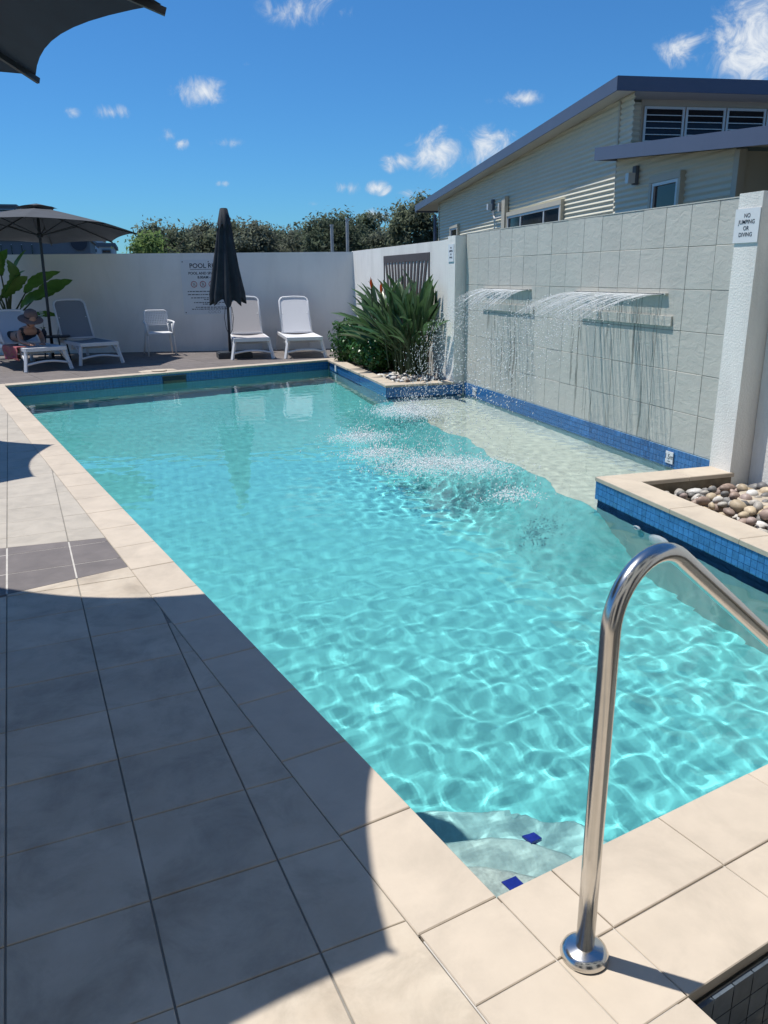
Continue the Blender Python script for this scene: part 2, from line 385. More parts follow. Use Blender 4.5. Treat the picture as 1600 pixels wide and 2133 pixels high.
def off_line(a, b, d):                                            # line a-b moved d to the left
    a = np.array(a); b = np.array(b); e = (b-a)/np.linalg.norm(b-a); n = np.array((-e[1], e[0])); return a+n*d, b+n*d
# basin: walls, floor, ledge
basin = MB(); bwall = MB()
ex = inset(pool_poly, -.02)
def zf(x, y): return -1.18 - .035*max(0, y-3.0)
n = len(ex)
for i in range(n):
    (x0, y0), (x1, y1) = ex[i], ex[(i+1) % n]
    bwall.add([(x0, y0, -.035), (x1, y1, -.035), (x1, y1, zf(x1, y1)-.05), (x0, y0, zf(x0, y0)-.05)], [(0, 1, 2, 3)])
fv = []; ff = []
for j in range(15):
    for i in range(9):
        x = -2.6+i*7.4/8; y = 1.2+j*13.6/14; fv.append((x, y, zf(x, y)))
for j in range(14):
    for i in range(8):
        a = j*9+i; ff.append((a, a+1, a+10, a+9))
basin.add(fv, ff)
bo = struct(receiver(basin.build('pool_basin', 'plaster')))
receiver(bwall.build('basin_wall', 'plaster_wall', bo))
# the shelf under the fountain wall: pale bench in the water
ys_ = np.linspace(Y0-.02, Y1+.02, 40); xs_ = [XP+.05+.05*math.sin(4.1*y+1.0)+.03*math.sin(9.7*y) for y in ys_]
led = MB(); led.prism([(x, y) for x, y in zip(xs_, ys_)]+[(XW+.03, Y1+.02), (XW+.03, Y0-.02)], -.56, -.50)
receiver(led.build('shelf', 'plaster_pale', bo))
sf = MB()
for x, y in zip(xs_, ys_): sf.v += [(x-.002, y, -.5015), (x-.10, y, -.56), (x-1.1, y-(1.1 if y < Y0 else 0), -1.75)]
for i in range(len(ys_)-1):
    for j in range(2): q = i*3+j; sf.f.append((q, q+1, q+4, q+3))
o_ = len(sf.v); sf.v += [(XP+.10, Y0-.021, -.502), (XP+.10, Y0-1.12, -1.75)]
sf.f.append((0, o_, o_+1, 2, 1))
receiver(sf.build('shelf_slope', 'plaster', bo, True))
# corner steps
u_e = np.array((.9665, .2305)); v_e = (P_FL-P_NL)/np.linalg.norm(P_FL-P_NL)
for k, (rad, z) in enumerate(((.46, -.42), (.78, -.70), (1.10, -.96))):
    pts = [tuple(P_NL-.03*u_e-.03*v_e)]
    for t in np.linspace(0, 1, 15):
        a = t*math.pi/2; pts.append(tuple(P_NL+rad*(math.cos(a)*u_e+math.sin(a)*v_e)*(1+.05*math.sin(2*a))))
    st = MB().prism(pts, -1.5, z, .02); receiver(st.build('step', ('plaster_water_tint_top', 'plaster_water_tint_mid', 'plaster_water_tint_low')[k], bo))
for (px, py, z, sz, m) in ((.945, 1.80, -.415, .027, 'deep_blue_tile'), (1.19, 2.14, -.695, .027, 'deep_blue_tile')):
    c = np.array((px, py)); q = [tuple(c+sz*(a*u_e+b*v_e)) for a, b in ((-1, -1), (1, -1), (1, 1), (-1, 1))]
    receiver(MB().prism(q, z-.02, z+.004, .002).build('step_marker_tile', m, bo))
# water sheet
def water_height(X, Y):
    r2 = np.random.default_rng(11); h = np.zeros_like(X)
    for k in range(64):
        lam = .065*(5.2**r2.random()); th = r2.uniform(0, 2*math.pi); ph = r2.uniform(0, 2*math.pi)
        if lam > .3: th = r2.normal(1.1, .9)
        h += .00070*(lam/.3)**1.2*np.sin(2*math.pi/lam*(X*math.cos(th)+Y*math.sin(th))+ph)
    h *= .11+.48/(1+np.exp((Y-4.2)/.6))
    spl = [(3.1, 9.35, 1.0), (2.15, 7.95, .5), (2.42, 6.55, 1.2), (2.10, 7.15, .6), (2.65, 5.35, .45)]
    rough = np.zeros_like(X)
    for sx, sy, a in spl:
        d = np.hypot(X-sx, Y-sy); rough += a*np.exp(-(d/.75)**2)
        h += a*.0006*np.exp(-d/1.1)*np.sin(2*math.pi*d/.21+sx*9)
    rough += .8*np.clip((X-2.9)/.6, 0, 1)*np.clip((Y-4.9)/.4, 0, 1)
    fine = np.zeros_like(X)
    for k in range(40):
        lam = r2.uniform(.07, .2); th = r2.uniform(0, 2*math.pi); ph = r2.uniform(0, 2*math.pi)
        fine += np.sin(2*math.pi/lam*(X*math.cos(th)+Y*math.sin(th))+ph)*lam
    return h+rough*fine*.0011
def inside(poly, X, Y):
    r = np.zeros(X.shape, bool); n = len(poly)
    for i in range(n):
        x0, y0 = poly[i]; x1, y1 = poly[(i+1) % n]
        if y0 == y1: continue
        c = ((y0 > Y) != (y1 > Y)) & (X < (x1-x0)*(Y-y0)/(y1-y0)+x0); r ^= c
    return r
def sheet(name, poly, z, step, grow, hf, m):
    big = inset(ccw(poly), -grow); xs = [p[0] for p in big]; ys = [p[1] for p in big]
    gx = np.arange(min(xs), max(xs)+step, step); gy = np.arange(min(ys), max(ys)+step, step)
    X, Y = np.meshgrid(gx, gy); Z = z+hf(X, Y)
    cx = (X[:-1, :-1]+X[1:, 1:])/2; cyy = (Y[:-1, :-1]+Y[1:, 1:])/2
    ok = inside(big, cx, cyy)
    idx = np.arange(X.size).reshape(X.shape)
    q = np.stack([idx[:-1, :-1], idx[:-1, 1:], idx[1:, 1:], idx[1:, :-1]], -1)[ok]
    used = np.unique(q); mp = np.full(X.size, -1); mp[used] = np.arange(len(used)); q = mp[q]
    V = np.stack([X.ravel(), Y.ravel(), Z.ravel()], -1)[used]
    me = bpy.data.meshes.new(name); me.vertices.add(len(V)); me.vertices.foreach_set('co', V.ravel())
    me.loops.add(q.size); me.loops.foreach_set('vertex_index', q.ravel().astype(np.int32))
    me.polygons.add(len(q)); me.polygons.foreach_set('loop_start', np.arange(0, q.size, 4, dtype=np.int32)); me.polygons.foreach_set('loop_total', np.full(len(q), 4, np.int32))
    me.polygons.foreach_set('use_smooth', np.ones(len(q), bool)); me.materials.append(MATS[m]); me.update(calc_edges=True); me.validate()
    o = obj(name, me); o.cycles.is_caustics_caster = True
    return struct(o)
sheet('pool_water', pool_poly, WATER, .022, .05, water_height, 'water')

# ------------------------------------------------------------------ deck
def slab(name, poly, z1=-.013, z0=-.3, m='grout'):
    return struct(MB().prism(poly, z0, z1).build(name, m))
CW = .235
lcA, lcB = off_line(P_NL, P_FL, CW)                               # outer line of the left coping
e_near = u_e; e_far = (P_FR-P_FL)/np.linalg.norm(P_FR-P_FL)
fn = np.array((-e_far[1], e_far[0]))                              # towards the far wall
fcA, fcB = P_FL+fn*.22, P_FR+fn*.22
th = R(12.013); wn = np.array((math.sin(th), math.cos(th))); WD = 17.08
def wall_y(x): return (WD-wn[0]*x)/wn[1]
nn = np.array((u_e[1], -u_e[0]))                                  # from the near edge towards the camera
SPA = np.array((1.0, 1.069))
# slabs stop 2 cm outside the pool
LX = -6.5
sl = off_line(P_NL, P_FL, .02)
deckL = slab('left_paving_bed', [tuple(sl[0]), tuple(sl[1]), (LX, sl[1][1]-1.0), (LX, -1.0), tuple(lcA-v_e*2.35), tuple(lcA)], -.0048)
deckF = slab('far_paving_bed', [tuple(P_FL+fn*.02+e_far*-4.5), tuple(P_FL+fn*.02), tuple(P_FR+fn*.02), (XP+.2, 14.7), (4.4, 15.0), (4.4, wall_y(4.4)), (LX, wall_y(LX))], -.006, -.3, 'grout')

struct(MB().prism([(LX+.1, -.95), (-.75, -.95), (-1.05, .16), (-3.75, 12.2), (LX+.1, 11.4)], -.02, -.003).build('side_paving', 'cream_tile'))
struct(MB().prism([(-.745, -.95), (.95, -.95), (.72, .12), (-1.04, .12)], -.02, -.0032).build('rear_paving', 'cream_tile'))
# tiles on the left: a square grid turned 8 degrees, cut along the coping and round the grey band
ga = R(-7.884); e1 = np.array((math.cos(ga), -math.sin(ga))); e2 = np.array((math.sin(ga), math.cos(ga)))
g0 = np.array((-.4876, 1.9915)); S = .3323
bandA = [np.array((-.341, 4.776)), np.array((-.909, 4.765))]      # far side of the band, drawn right to left
bandB = [np.array((-.194, 4.207)), np.array((-.668, 4.029))]
def extend(p, q, k=6): d = (q-p)/np.linalg.norm(q-p); return p-d*k, q+d*k
bA = extend(*bandA); bB = extend(*bandB)
spa_u = u_e; spa_v = nn                                           # spa axes
def tile(poly, m, parent, name='tile', z1=0.0, z0=-.013, cham=.0018):
    if area(poly) < .004: return None
    p2 = ccw(poly); c = np.mean(np.array(p2), 0)
    o = MB().prism([(p[0]-c[0], p[1]-c[1]) for p in p2], z0, z1+random.uniform(-.0008, .0006), cham).build(name, m, parent)
    o.location = (c[0], c[1], 0); return o
near_end = (tuple(P_NL+nn*.02-u_e*8), tuple(P_NL+nn*.02+u_e*8))
for i in range(-16, 6):
    for j in range(-6, 36):
        c = g0+e1*S*i+e2*S*j; gp = .0026; gr = .0015
        q = [c+e1*gp+e2*gr, c+e1*(S-gp)+e2*gr, c+e1*(S-gp)+e2*(S-gr), c+e1*gp+e2*(S-gr)]
        q = [tuple(p) for p in q]
        cc = c+(e1+e2)*S/2
        if cc[0] < -.23*cc[1]-1.0 or cc[1] < .25: continue         # outside the frame: plain bed
        # right limit: coping line, or near the spa a straight joint
        if cc[1] > -.5:
            a, b = off_line(lcA, lcB, .0012); d = (b-a)
            q = clip(q, tuple(a-d*.3), tuple(b+d*.1))
        if not q: continue
        fc = off_line(fcA, fcB, -.24)
        q = clip(q, tuple(fc[1]+e_far*3), tuple(fc[0]-e_far*6))   # stop at the far coping
        if area(q) < .003: continue
        far_p = clip(q, tuple(bA[0]), tuple(bA[1]))               # left of a leftward line = nearer the camera
        near_of_A = far_p
        beyond_A = clip(q, tuple(bA[1]), tuple(bA[0]))
        band = clip(near_of_A, tuple(bB[1]), tuple(bB[0])) if near_of_A else []
        nearer = clip(near_of_A, tuple(bB[0]), tuple(bB[1])) if near_of_A else []
        tile(beyond_A, 'sand_tile', deckL); tile(inset(ccw(band), .0016) if area(band) > .004 else [], 'grey_tile', deckL); tile(nearer, 'cream_tile', deckL)
# white joints show in the grey band
wb = [bandA[0]+(.0, -.01), np.array((-.215, 4.21)), np.array((-1.75, 3.63)), np.array((-1.75, 4.74))]
MB().prism([tuple(p) for p in wb], -.0128, -.0014).build('band_joints', 'white_grout', deckL)
# left coping
L_len = np.linalg.norm(P_FL-P_NL); nrm = np.array((-v_e[1], v_e[0])); tlen = .405; k = 0; s0 = .0
while s0 < L_len:
    s1 = min(s0+tlen, L_len+.02); a = P_NL+v_e*(s0+.002); b = P_NL+v_e*(s1-.002)
    tile([tuple(a), tuple(b), tuple(b+nrm*(CW-.0015)), tuple(a+nrm*(CW-.0015))], 'coping', deckL, 'coping_tile', 0.0006, -.03, .003); s0 = s1
# far coping, with the skimmer lid let into it
F_len = np.linalg.norm(P_FR-P_FL); s0 = -2.4
while s0 < F_len+.2:
    s1 = min(s0+.405, F_len+.22); a = P_FL+e_far*(s0+.002); b = P_FL+e_far*(s1-.002)
    tile([tuple(a), tuple(b), tuple(b+fn*.217), tuple(a+fn*.217)], 'coping', deckF, 'coping_tile', .003, -.03, .005); s0 = s1
skc = P_FL+e_far*2.42+fn*.26
tile([tuple(skc+e_far*a+fn*b) for a, b in ((-.30, -.03), (.30, -.03), (.30, .16), (.14, .25), (-.14, .25), (-.30, .16))], 'coping', deckF, 'skimmer_surround', .008, -.012, .003)
MB().lathe([(.125, 0), (.125, .012), (.11, .016)], 24, (skc[0], skc[1], .0085)).build('skimmer_lid', 'coping', deckF)
# far deck: grey boards of tile
fe1 = e_far; fe2 = fn; k = 0
for j in range(0, 16):
    for i in range(-6, 12):
        c = P_FL+fn*(.224+j*.30)+e_far*(i*.60+(.0 if j % 2 else .0)); gp = .004
        q = [tuple(c+e_far*gp+fn*gp), tuple(c+e_far*(.6-gp)+fn*gp), tuple(c+e_far*(.6-gp)+fn*(.3-gp)), tuple(c+e_far*gp+fn*(.3-gp))]
        q = clip(q, (10, wall_y(10)), (-10, wall_y(-10)))
        if not q: continue
        q = clip(q, (4.30, -5), (4.30, 40))
        if q and np.mean([p[0] for p in q]) < -3.6: continue
        if q: tile(q, 'grey_tile', deckF)
# near strip between pool and spa
deckN = slab('near_paving_bed', [tuple(P_NL+nn*.02-u_e*.234), tuple(P_NL+nn*.02+u_e*3.2), tuple(P_NL+nn*.02+u_e*3.2+nn*.40), tuple(SPA-nn*.02), tuple(SPA-u_e*.05), tuple(SPA-u_e*.05+nn*1.4), tuple(P_NL-u_e*.234+nn*1.8)], -.0035, -.3, 'white_grout')
def near_pt(a, b): return P_NL+u_e*a+nn*b
spa_b = (SPA-P_NL)@nn; spa_a = (SPA-P_NL)@u_e                     # spa corner in strip coordinates
ja = [-.232, 0.0, spa_a]+[spa_a+.405*k for k in range(1, 9)]
jb = [0.0, .224, spa_b]
def strip_tile(a0, a1, b0, b1, top=.001):
    g_ = .0016; tile([tuple(near_pt(a0+g_, b0+g_)), tuple(near_pt(a1-g_, b0+g_)), tuple(near_pt(a1-g_, b1-g_)), tuple(near_pt(a0+g_, b1-g_))], 'coping', deckN, 'coping_tile' if b0 == 0 else 'tile', top, -.030 if a0 >= 0 else -.0122, .0022)
for k in range(len(ja)-1):
    for l in range(2): strip_tile(ja[k], ja[k+1], jb[l], jb[l+1] if l == 0 else spa_b, .003 if (l == 0 and k) else .001)
for k in range(4):
    strip_tile(-.232, 0.0, spa_b+.33*k, spa_b+.33*(k+1)); strip_tile(0.0, spa_a, spa_b+.33*k, spa_b+.33*(k+1))

# spa: tiled inside faces and water
spa = struct(MB().build('spa_basin', 'band_grout')) if False else None
sb = MB()
def spa_pt(a, b): return SPA+u_e*a+nn*b
q = [spa_pt(0, 0), spa_pt(2.2, 0), spa_pt(2.2, 2.0), spa_pt(0, 2.0)]
for i in range(4):
    a, b = q[i], q[(i+1) % 4]; sb.add([(*a, -.03), (*b, -.03), (*b, -.9), (*a, -.9)], [(0, 1, 2, 3)])
sb.add([(*p, -.9) for p in q], [(0, 1, 2, 3)])
spa = struct(receiver(sb.build('spa_basin', 'grout')))
spa_tile = MB().box((-.0325, -.006, -.0325), (.0325, .006, .0325)).mesh('tile', 'spa_tile')
for (base, d, inn, cnt) in ((SPA, u_e, nn, 26), (SPA, nn, u_e, 18)):
    for k in range(cnt):
        for r_ in range(4):
            p = base+d*(.035+k*.069)+inn*.004; o = obj('tile', spa_tile, spa); o.location = (p[0], p[1], -.068-r_*.069); o.rotation_euler = (0, 0, math.atan2(d[1], d[0]))
sheet('spa_water', [tuple(p) for p in q], -.20, .03, .0, lambda X, Y: .0015*np.sin(X*31+Y*9)+.0012*np.sin(Y*27-X*13), 'water')

# ------------------------------------------------------------------ planters with pebbles
def planter(name, pieces, parent_poly, zbed):
    base = struct(MB().prism(parent_poly, -.4, zbed).build(name, 'soil'))
    for q, zz in pieces: tile(q, 'coping', base, 'coping_tile', .003, -.03, .005)
    return base
# near planter
pcs = []
y = Y0
cw = .245
pcs.append(([(XP, Y0), (XP+cw, Y0-.24), (XP+cw+.42, Y0-.24), (XP+cw+.42, Y0)], 0)); pcs.append(([(XP+cw+.424, Y0), (XP+cw+.424, Y0-.24), (4.30, Y0-.24), (4.30, Y0)], 0))
pcs.append(([(XP, Y0-.004), (XP+cw-.003, Y0-.243), (XP+cw-.003, 4.2), (XP, 4.2)], 0))
for a, b in ((4.196, 3.55), (3.546, 2.9), (2.896, 2.25), (2.246, 2.06)): pcs.append(([(XP, a), (XP+cw-.003, a), (XP+cw-.003, b), (XP, b)], 0))
bedN = planter('near_pebble_bed', pcs, [(XP+.02, .9), (4.62, .9), (4.62, Y0-.02), (XP+.02, Y0-.02)], -.14)
for lo, hi in (((XP+.03, .9, -.14), (XP+cw-.005, Y0-.24, -.031)), ((XP+.03, Y0-.235, -.14), (4.28, Y0-.03, -.031))):
    MB().box(lo, hi).build('kerb', 'concrete', bedN)
pcs = []
for a, b in ((10.94, 11.9), (11.904, 12.9), (12.904, 13.9), (13.904, 14.42)): pcs.append(([(XP+.015, a), (XP+cw, a), (XP+cw+.01, b), (XP+.025, b)], 0))
pcs.append(([(XP, Y1), (XP+.55, Y1), (XP+.55, Y1+.24), (XP+cw, Y1+.24), (XP+.015, Y1+.296)], 0)); pcs.append(([(XP+.554, Y1), (4.26, Y1), (4.26, Y1+.24), (XP+.554, Y1+.24)], 0))
bedF = planter('far_pebble_bed', pcs, [(XP+.03, Y1+.02), (4.4, Y1+.02), (4.4, 14.62), (XP+.05, 14.62)], -.05)
pv = []
def pebble_mesh(k, m):
    bm = bmesh.new(); bmesh.ops.create_icosphere(bm, subdivisions=2, radius=1)
    r3 = random.Random(100+k); sx, sy, sz = r3.uniform(.8, 1.25), r3.uniform(.65, .95), r3.uniform(.5, .75)
    ph = [r3.uniform(0, 6) for _ in range(6)]
    for v in bm.verts:
        c = v.co; d = 1+.09*math.sin(2.1*c.x+ph[0])*math.cos(2.3*c.y+ph[1])+.07*math.sin(3*c.z+ph[2]+2*c.x)
        v.co = Vector((c.x*sx*d, c.y*sy*d, c.z*sz*d))
    me = bpy.data.meshes.new('pebble'); bm.to_mesh(me); bm.free(); me.materials.append(MATS[m]); me.polygons.foreach_set('use_smooth', [True]*len(me.polygons)); return me
pm = [pebble_mesh(k, 'pebble%d' % (k % 8)) for k in range(24)]
def scatter(bed, x0, x1, y0, y1, z, rmin, rmax, cnt, layers, seed):
    r3 = random.Random(seed); placed = []
    for lay in range(layers):
        tries = 0; done = 0
        while done < cnt and tries < 9000:
            tries += 1; r = r3.uniform(rmin, rmax); x = r3.uniform(x0+r*.8, x1-r*.8); y = r3.uniform(y0+r*.8, y1-r*.8)
            zz = z+r*.35+lay*rmax*.75
            if any((x-a)**2+(y-b)**2 < ((r+c)*.78)**2 for a, b, c, l in placed if l == lay): continue
            placed.append((x, y, r, lay)); done += 1
            o = obj('pebble', r3.choice(pm), bed); o.location = (x, y, zz); o.scale = (r, r, r); o.rotation_euler = (r3.gauss(0, .25), r3.gauss(0, .25), r3.uniform(0, 6.3))
scatter(bedN, XP+cw, 4.44, 2.6, Y0-.25, -.115, .034, .068, 240, 1, 5)
scatter(bedN, XP+cw+.1, 4.40, 2.7, Y0-.4, -.065, .03, .06, 95, 1, 6)
scatter(bedF, XP+cw+.02, 4.25, Y1+.26, 12.2, -.05, .035, .065, 170, 1, 8)
scatter(bedF, XP+cw+.05, 4.2, Y1+.3, 11.5, -.01, .035, .06, 45, 1, 9)
# pale stepping slab lying in the pebbles
slp = [(3.93, 4.30), (4.05, 4.17), (4.28, 4.10), (4.40, 4.20), (4.41, 4.42), (4.28, 4.55), (4.08, 4.55), (3.95, 4.45)]
tag(MB().prism(slp, -.10, -.045, .008).build('stepping_stone', 'cream_tile'), 'flat pale stepping stone lying among the pebbles by the wall', 'stepping stone')

# ------------------------------------------------------------------ waterline tiles
TS = .0505
def band(name, a, b, inward, rows, ztop, single_to, bevel=True):
    a = np.array(a, float); b = np.array(b, float); ln = np.linalg.norm(b-a); d = (b-a)/ln; inn = np.array(inward, float)
    ang = math.atan2(d[1], d[0]); g = MB()
    p0, p1 = a-inn*.012, b-inn*.012
    base = MB().add([(*(a+inn*.0), ztop), (*(b+inn*.0), ztop), (*(b+inn*.0), ztop-rows*TS), (*(a+inn*.0), ztop-rows*TS), (*p0, ztop), (*p1, ztop), (*p1, ztop-rows*TS), (*p0, ztop-rows*TS)],
                    [(0, 1, 2, 3), (7, 6, 5, 4), (0, 4, 5, 1), (1, 5, 6, 2), (2, 6, 7, 3), (3, 7, 4, 0)]).build(name, 'band_grout')
    struct(receiver(base))
    h = TS/2-.0014; tm = MB().box((-h, -.003, -h), (h, .003, h)).mesh('tile', 'blue_tile')
    rest = MB(); cnt = int(ln/TS)
    for k in range(cnt):
        for r_ in range(rows):
            p = a+d*(k+.5)*TS+inn*.0032; z = ztop-(r_+.5)*TS
            if k < single_to:
                o = obj('tile', tm, base); o.location = (p[0], p[1], z); o.rotation_euler = (0, 0, ang); receiver(o)
            else:
                c_ = np.array((d[0], d[1], 0))*h; i_ = np.array((inn[0], inn[1], 0))*.003; z_ = np.array((0, 0, h)); P = np.array((p[0], p[1], z))
                rest.add([P-c_+i_-z_, P+c_+i_-z_, P+c_+i_+z_, P-c_+i_+z_, P-c_-i_-z_, P+c_-i_-z_, P+c_-i_+z_, P-c_-i_+z_],
                         [(0, 1, 2, 3), (0, 4, 5, 1), (1, 5, 6, 2), (2, 6, 7, 3), (3, 7, 4, 0)])
    if rest.v: receiver(stuff(rest.build('tile_field', 'blue_tile', base)))
    return base
wb1 = band('near_waterline_band', (XP+.012, Y0), (XP+.012, 2.08), (-1, 0), 3, -.032, 74)
wb2 = band('wall_waterline_band', (XW+.002, Y0+.03), (XW+.002, Y1-.01), (-1, 0), 4, -.002, 48)
wb3 = band('far_planter_waterline_band', (XP+.012, Y1), (4.40, Y1), (0, -1), 3, -.032, 0)
fp = (np.array((3.27, 14.42))-np.array((XP, Y1))); fp /= np.linalg.norm(fp); fi = np.array((-fp[1], fp[0]))
wb4 = band('planter_side_waterline_band', np.array((XP, Y1))-fi*.01, np.array((3.27, 14.42))-fi*.01, fi, 3, -.032, 0)
wb5 = band('far_waterline_band', P_FL+fn*.012, P_FR+fn*.012, -fn, 3, -.032, 0)
# depth markers
def sign_mtx(p, xdir, out):                                       # text lies with x along xdir, y up, facing out
    x = Vector(xdir).normalized(); z = Vector(out).normalized(); y = z.cross(x)
    return Matrix(((x.x, y.x, z.x, p[0]), (x.y, y.y, z.y, p[1]), (x.z, y.z, z.z, p[2]), (0, 0, 0, 1)))
def depth_marker(y, x, label, body='1.5m'):
    t = thing('depth_marker', label, 'sign', (x, y, -.085))
    MB().box((-.008, -.052, -.052), (.0, .052, .052)).build('plate', 'sign_white', t)
    text_mesh('lettering', body, .062, 'sign_ink', t, sign_mtx((-.0088, 0, .006), (0, -1, 0), (-1, 0, 0)))
    text_mesh('small_lettering', 'depth', .016, 'sign_ink', t, sign_mtx((-.0088, 0, -.034), (0, -1, 0), (-1, 0, 0))) if False else None
    MB().box((-.0089, -.022, -.037), (-.0079, .022, -.032)).build('small_print', 'sign_ink', t)
depth_marker(5.80, XW-.009, 'white 1.5m depth marker on the blue waterline tiles beside the near pillar')
depth_marker(10.21, XW-.009, 'small white 1.5m depth marker at the far end of the fountain wall')
t = thing('depth_marker', 'narrow white depth marker on the waterline at the far corner of the pool', 'sign', (3.245, 13.75, -.09), math.atan2(fp[1], fp[0])-math.pi/2)
MB().box((-.012, -.05, -.05), (-.004, .05, .05)).build('plate', 'sign_white', t)

# pool fittings on the walls
t = thing('pool_light', 'round white underwater pool light below the near planter', 'pool light', (XP+.004, 4.26, -.415)); t.rotation_euler = (0, R(-90), 0)
receiver(MB().lathe([(.105, 0), (.105, .02), (.085, .034), (.03, .042), (.001, .043)], 28).build('lens', 'white_plastic', t, True))
receiver(MB().tube([(.106*math.cos(a), .106*math.sin(a), .01) for a in np.linspace(0, 2*math.pi, 28, endpoint=False)], .012, 6, True).build('rim', 'sign_white', t, True))
t = thing('return_inlet', 'small white water inlet beside the underwater light', 'pool inlet', (XP+.004, 4.53, -.37)); t.rotation_euler = (0, R(-90), 0)
receiver(MB().lathe([(.04, 0), (.04, .012), (.022, .02), (.02, .008), (.001, .006)], 20).build('fitting', 'white_plastic', t, True))
skp = P_FL+e_far*2.58+fn*.002
t = thing('skimmer', 'dark skimmer opening in the far wall of the pool', 'skimmer', (skp[0], skp[1], -.12), math.atan2(e_far[1], e_far[0]))
MB().box((-.20, -.006, -.06), (.20, .001, .055)).build('opening', 'far_dark', t)
MB().box((-.215, -.012, .056), (.215, 0, .066)).build('frame', 'concrete', t)
MB().box((-.19, -.010, -.05), (.19, -.0065, -.015)).build('weir_flap', 'concrete', t)

# ------------------------------------------------------------------ walls
WT = 2.035
# fountain wall: body, tiles, spouts, ledges
fw = thing('fountain_wall', 'grey slate-tiled fountain wall with two water spouts', 'wall', (0, 0, 0))
MB().box((4.432, 5.13, -.5), (4.62, 10.66, WT-.004)).build('body', 'grout', fw)
MB().box((4.418, 5.13, WT-.003), (4.63, 10.66, WT+.006)).build('cap', 'wall_tile', fw)
joints = [10.64, 10.56]+[10.56-.3365*k for k in range(1, 17)]; joints = [j for j in joints if j > 5.2]+[5.13]
rows = [0.0, .33, .672, 1.014, 1.356, 1.698, WT-.004]
for a, b in zip(joints[:-1], joints[1:]):
    for z0, z1 in zip(rows[:-1], rows[1:]):
        cy_, cz = (a+b)/2, (z0+z1)/2; hy, hz = abs(a-b)/2-.0014, (z1-z0)/2-.0014
        o = MB()
        o.v = []; c = .003; x0 = .0
        o.add([(.012, -hy, -hz), (.012, hy, -hz), (.012, hy, hz), (.012, -hy, hz), (c, -hy, -hz), (c, hy, -hz), (c, hy, hz), (c, -hy, hz), (0, -hy+c, -hz+c), (0, hy-c, -hz+c), (0, hy-c, hz-c), (0, -hy+c, hz-c)],
              [(11, 10, 9, 8), (8, 9, 5, 4), (9, 10, 6, 5), (10, 11, 7, 6), (11, 8, 4, 7), (4, 5, 1, 0), (5, 6, 2, 1), (6, 7, 3, 2), (7, 4, 0, 3)])
        to = o.build('tile', 'wall_tile', fw); to.location = (4.42+random.uniform(-.0012, .0012), cy_, cz)
for a, b, la, lb in ((8.64, 9.99, 8.55, 10.03), (6.06, 7.62, 5.965, 7.47)):
    sp = MB().box((4.388, a, 1.306), (4.4185, b, 1.322)).build('spout', 'wall_tile', fw)
    MB().box((4.386, a+.02, 1.310), (4.3885, b-.02, 1.318)).build('slot', 'far_dark', sp)
    MB().box((4.401, la, 1.045), (4.4185, lb, 1.13)).build('ledge', 'wall_tile', fw)
# rendered walls and pillars
tag(MB().box((4.27, 4.885, -.3), (4.62, 5.125, 2.04)).build('pillar', 'render_white'), 'white rendered pillar beside the pebble bed, carrying a no jumping sign', 'pillar')
tag(MB().box((4.262, 10.665, -.3), (4.60, 10.945, 2.012)).build('pillar', 'render_white'), 'white rendered pillar between the fountain wall and the bird of paradise bed', 'pillar')
tag(MB().box((4.45, -1.0, -.3), (4.62, 4.88, 2.04)).build('boundary_wall', 'render_white'), 'white rendered wall behind the pebbles next to the near pillar', 'wall')
tag(MB().box((4.335, 10.95, -.3), (4.52, 16.64, 1.975)).build('boundary_wall', 'render_white'), 'white textured wall behind the bird of paradise, with a brown screen', 'wall')
xa, xb = -7.0, 4.36
fwm = MB().prism([(xa, wall_y(xa)), (xb, wall_y(xb)), (xb+.04, wall_y(xb)+.18), (xa+.04, wall_y(xa)+.18)], -.3, 1.965)
far_wall = tag(fwm.build('boundary_wall', 'render_smooth'), 'smooth white far wall in shade behind the loungers', 'wall')
lt = MB().prism([(-7, -2.4), (-6.7, -2.4), (-6.7, wall_y(-6.7)), (-7, wall_y(-7))], -.3, 1.965)

# brown radiating screen on the right wall
scr = thing('metal_screen', 'brown metal screen of fanned slats fixed to the white wall', 'screen', (4.331, 0, 0))
sy0, sy1, sz0, sz1 = 11.89, 14.33, .02, 1.825
def sbar(p, q, wd, nm, d=0.0):
    MB().bar((d, p[0], p[1]), (d, q[0], q[1]), .022, wd, up=(0, 0, 1)).build(nm, 'screen_brown', scr) if False else None
    a = np.array(p); b = np.array(q); e = (b-a)/np.linalg.norm(b-a); nn2 = np.array((-e[1], e[0]))*wd/2
    x0, x1 = -.006+d*.4, .003+d*.4; pts = [a-nn2, a+nn2, b+nn2, b-nn2]
    MB().add([(x0, *pts[0]), (x0, *pts[1]), (x0, *pts[2]), (x0, *pts[3]), (x1, *pts[0]), (x1, *pts[1]), (x1, *pts[2]), (x1, *pts[3])],
             [(0, 1, 2, 3), (7, 6, 5, 4), (0, 4, 5, 1), (1, 5, 6, 2), (2, 6, 7, 3), (3, 7, 4, 0)]).build(nm, 'screen_brown', scr)
sbar((sy0, sz1-.06), (sy1, sz1-.06), .12, 'frame_rail'); sbar((sy0, sz0+.03), (sy1, sz0+.03), .06, 'frame_rail')
sbar((sy0+.03, sz0), (sy0+.03, sz1), .06, 'frame_post', .003); sbar((sy1-.03, sz0), (sy1-.03, sz1), .06, 'frame_post', .003)
for k in range(13):
    tt = (k+.5)/13; yt = sy0+.06+tt*(sy1-sy0-.12); yb = (sy0+sy1)/2+(yt-(sy0+sy1)/2)*.55
    sbar((yt, sz1-.1), (yb, sz0+.05), .085 if k % 2 else .10, 'slat', .004*(k % 2)-.002)
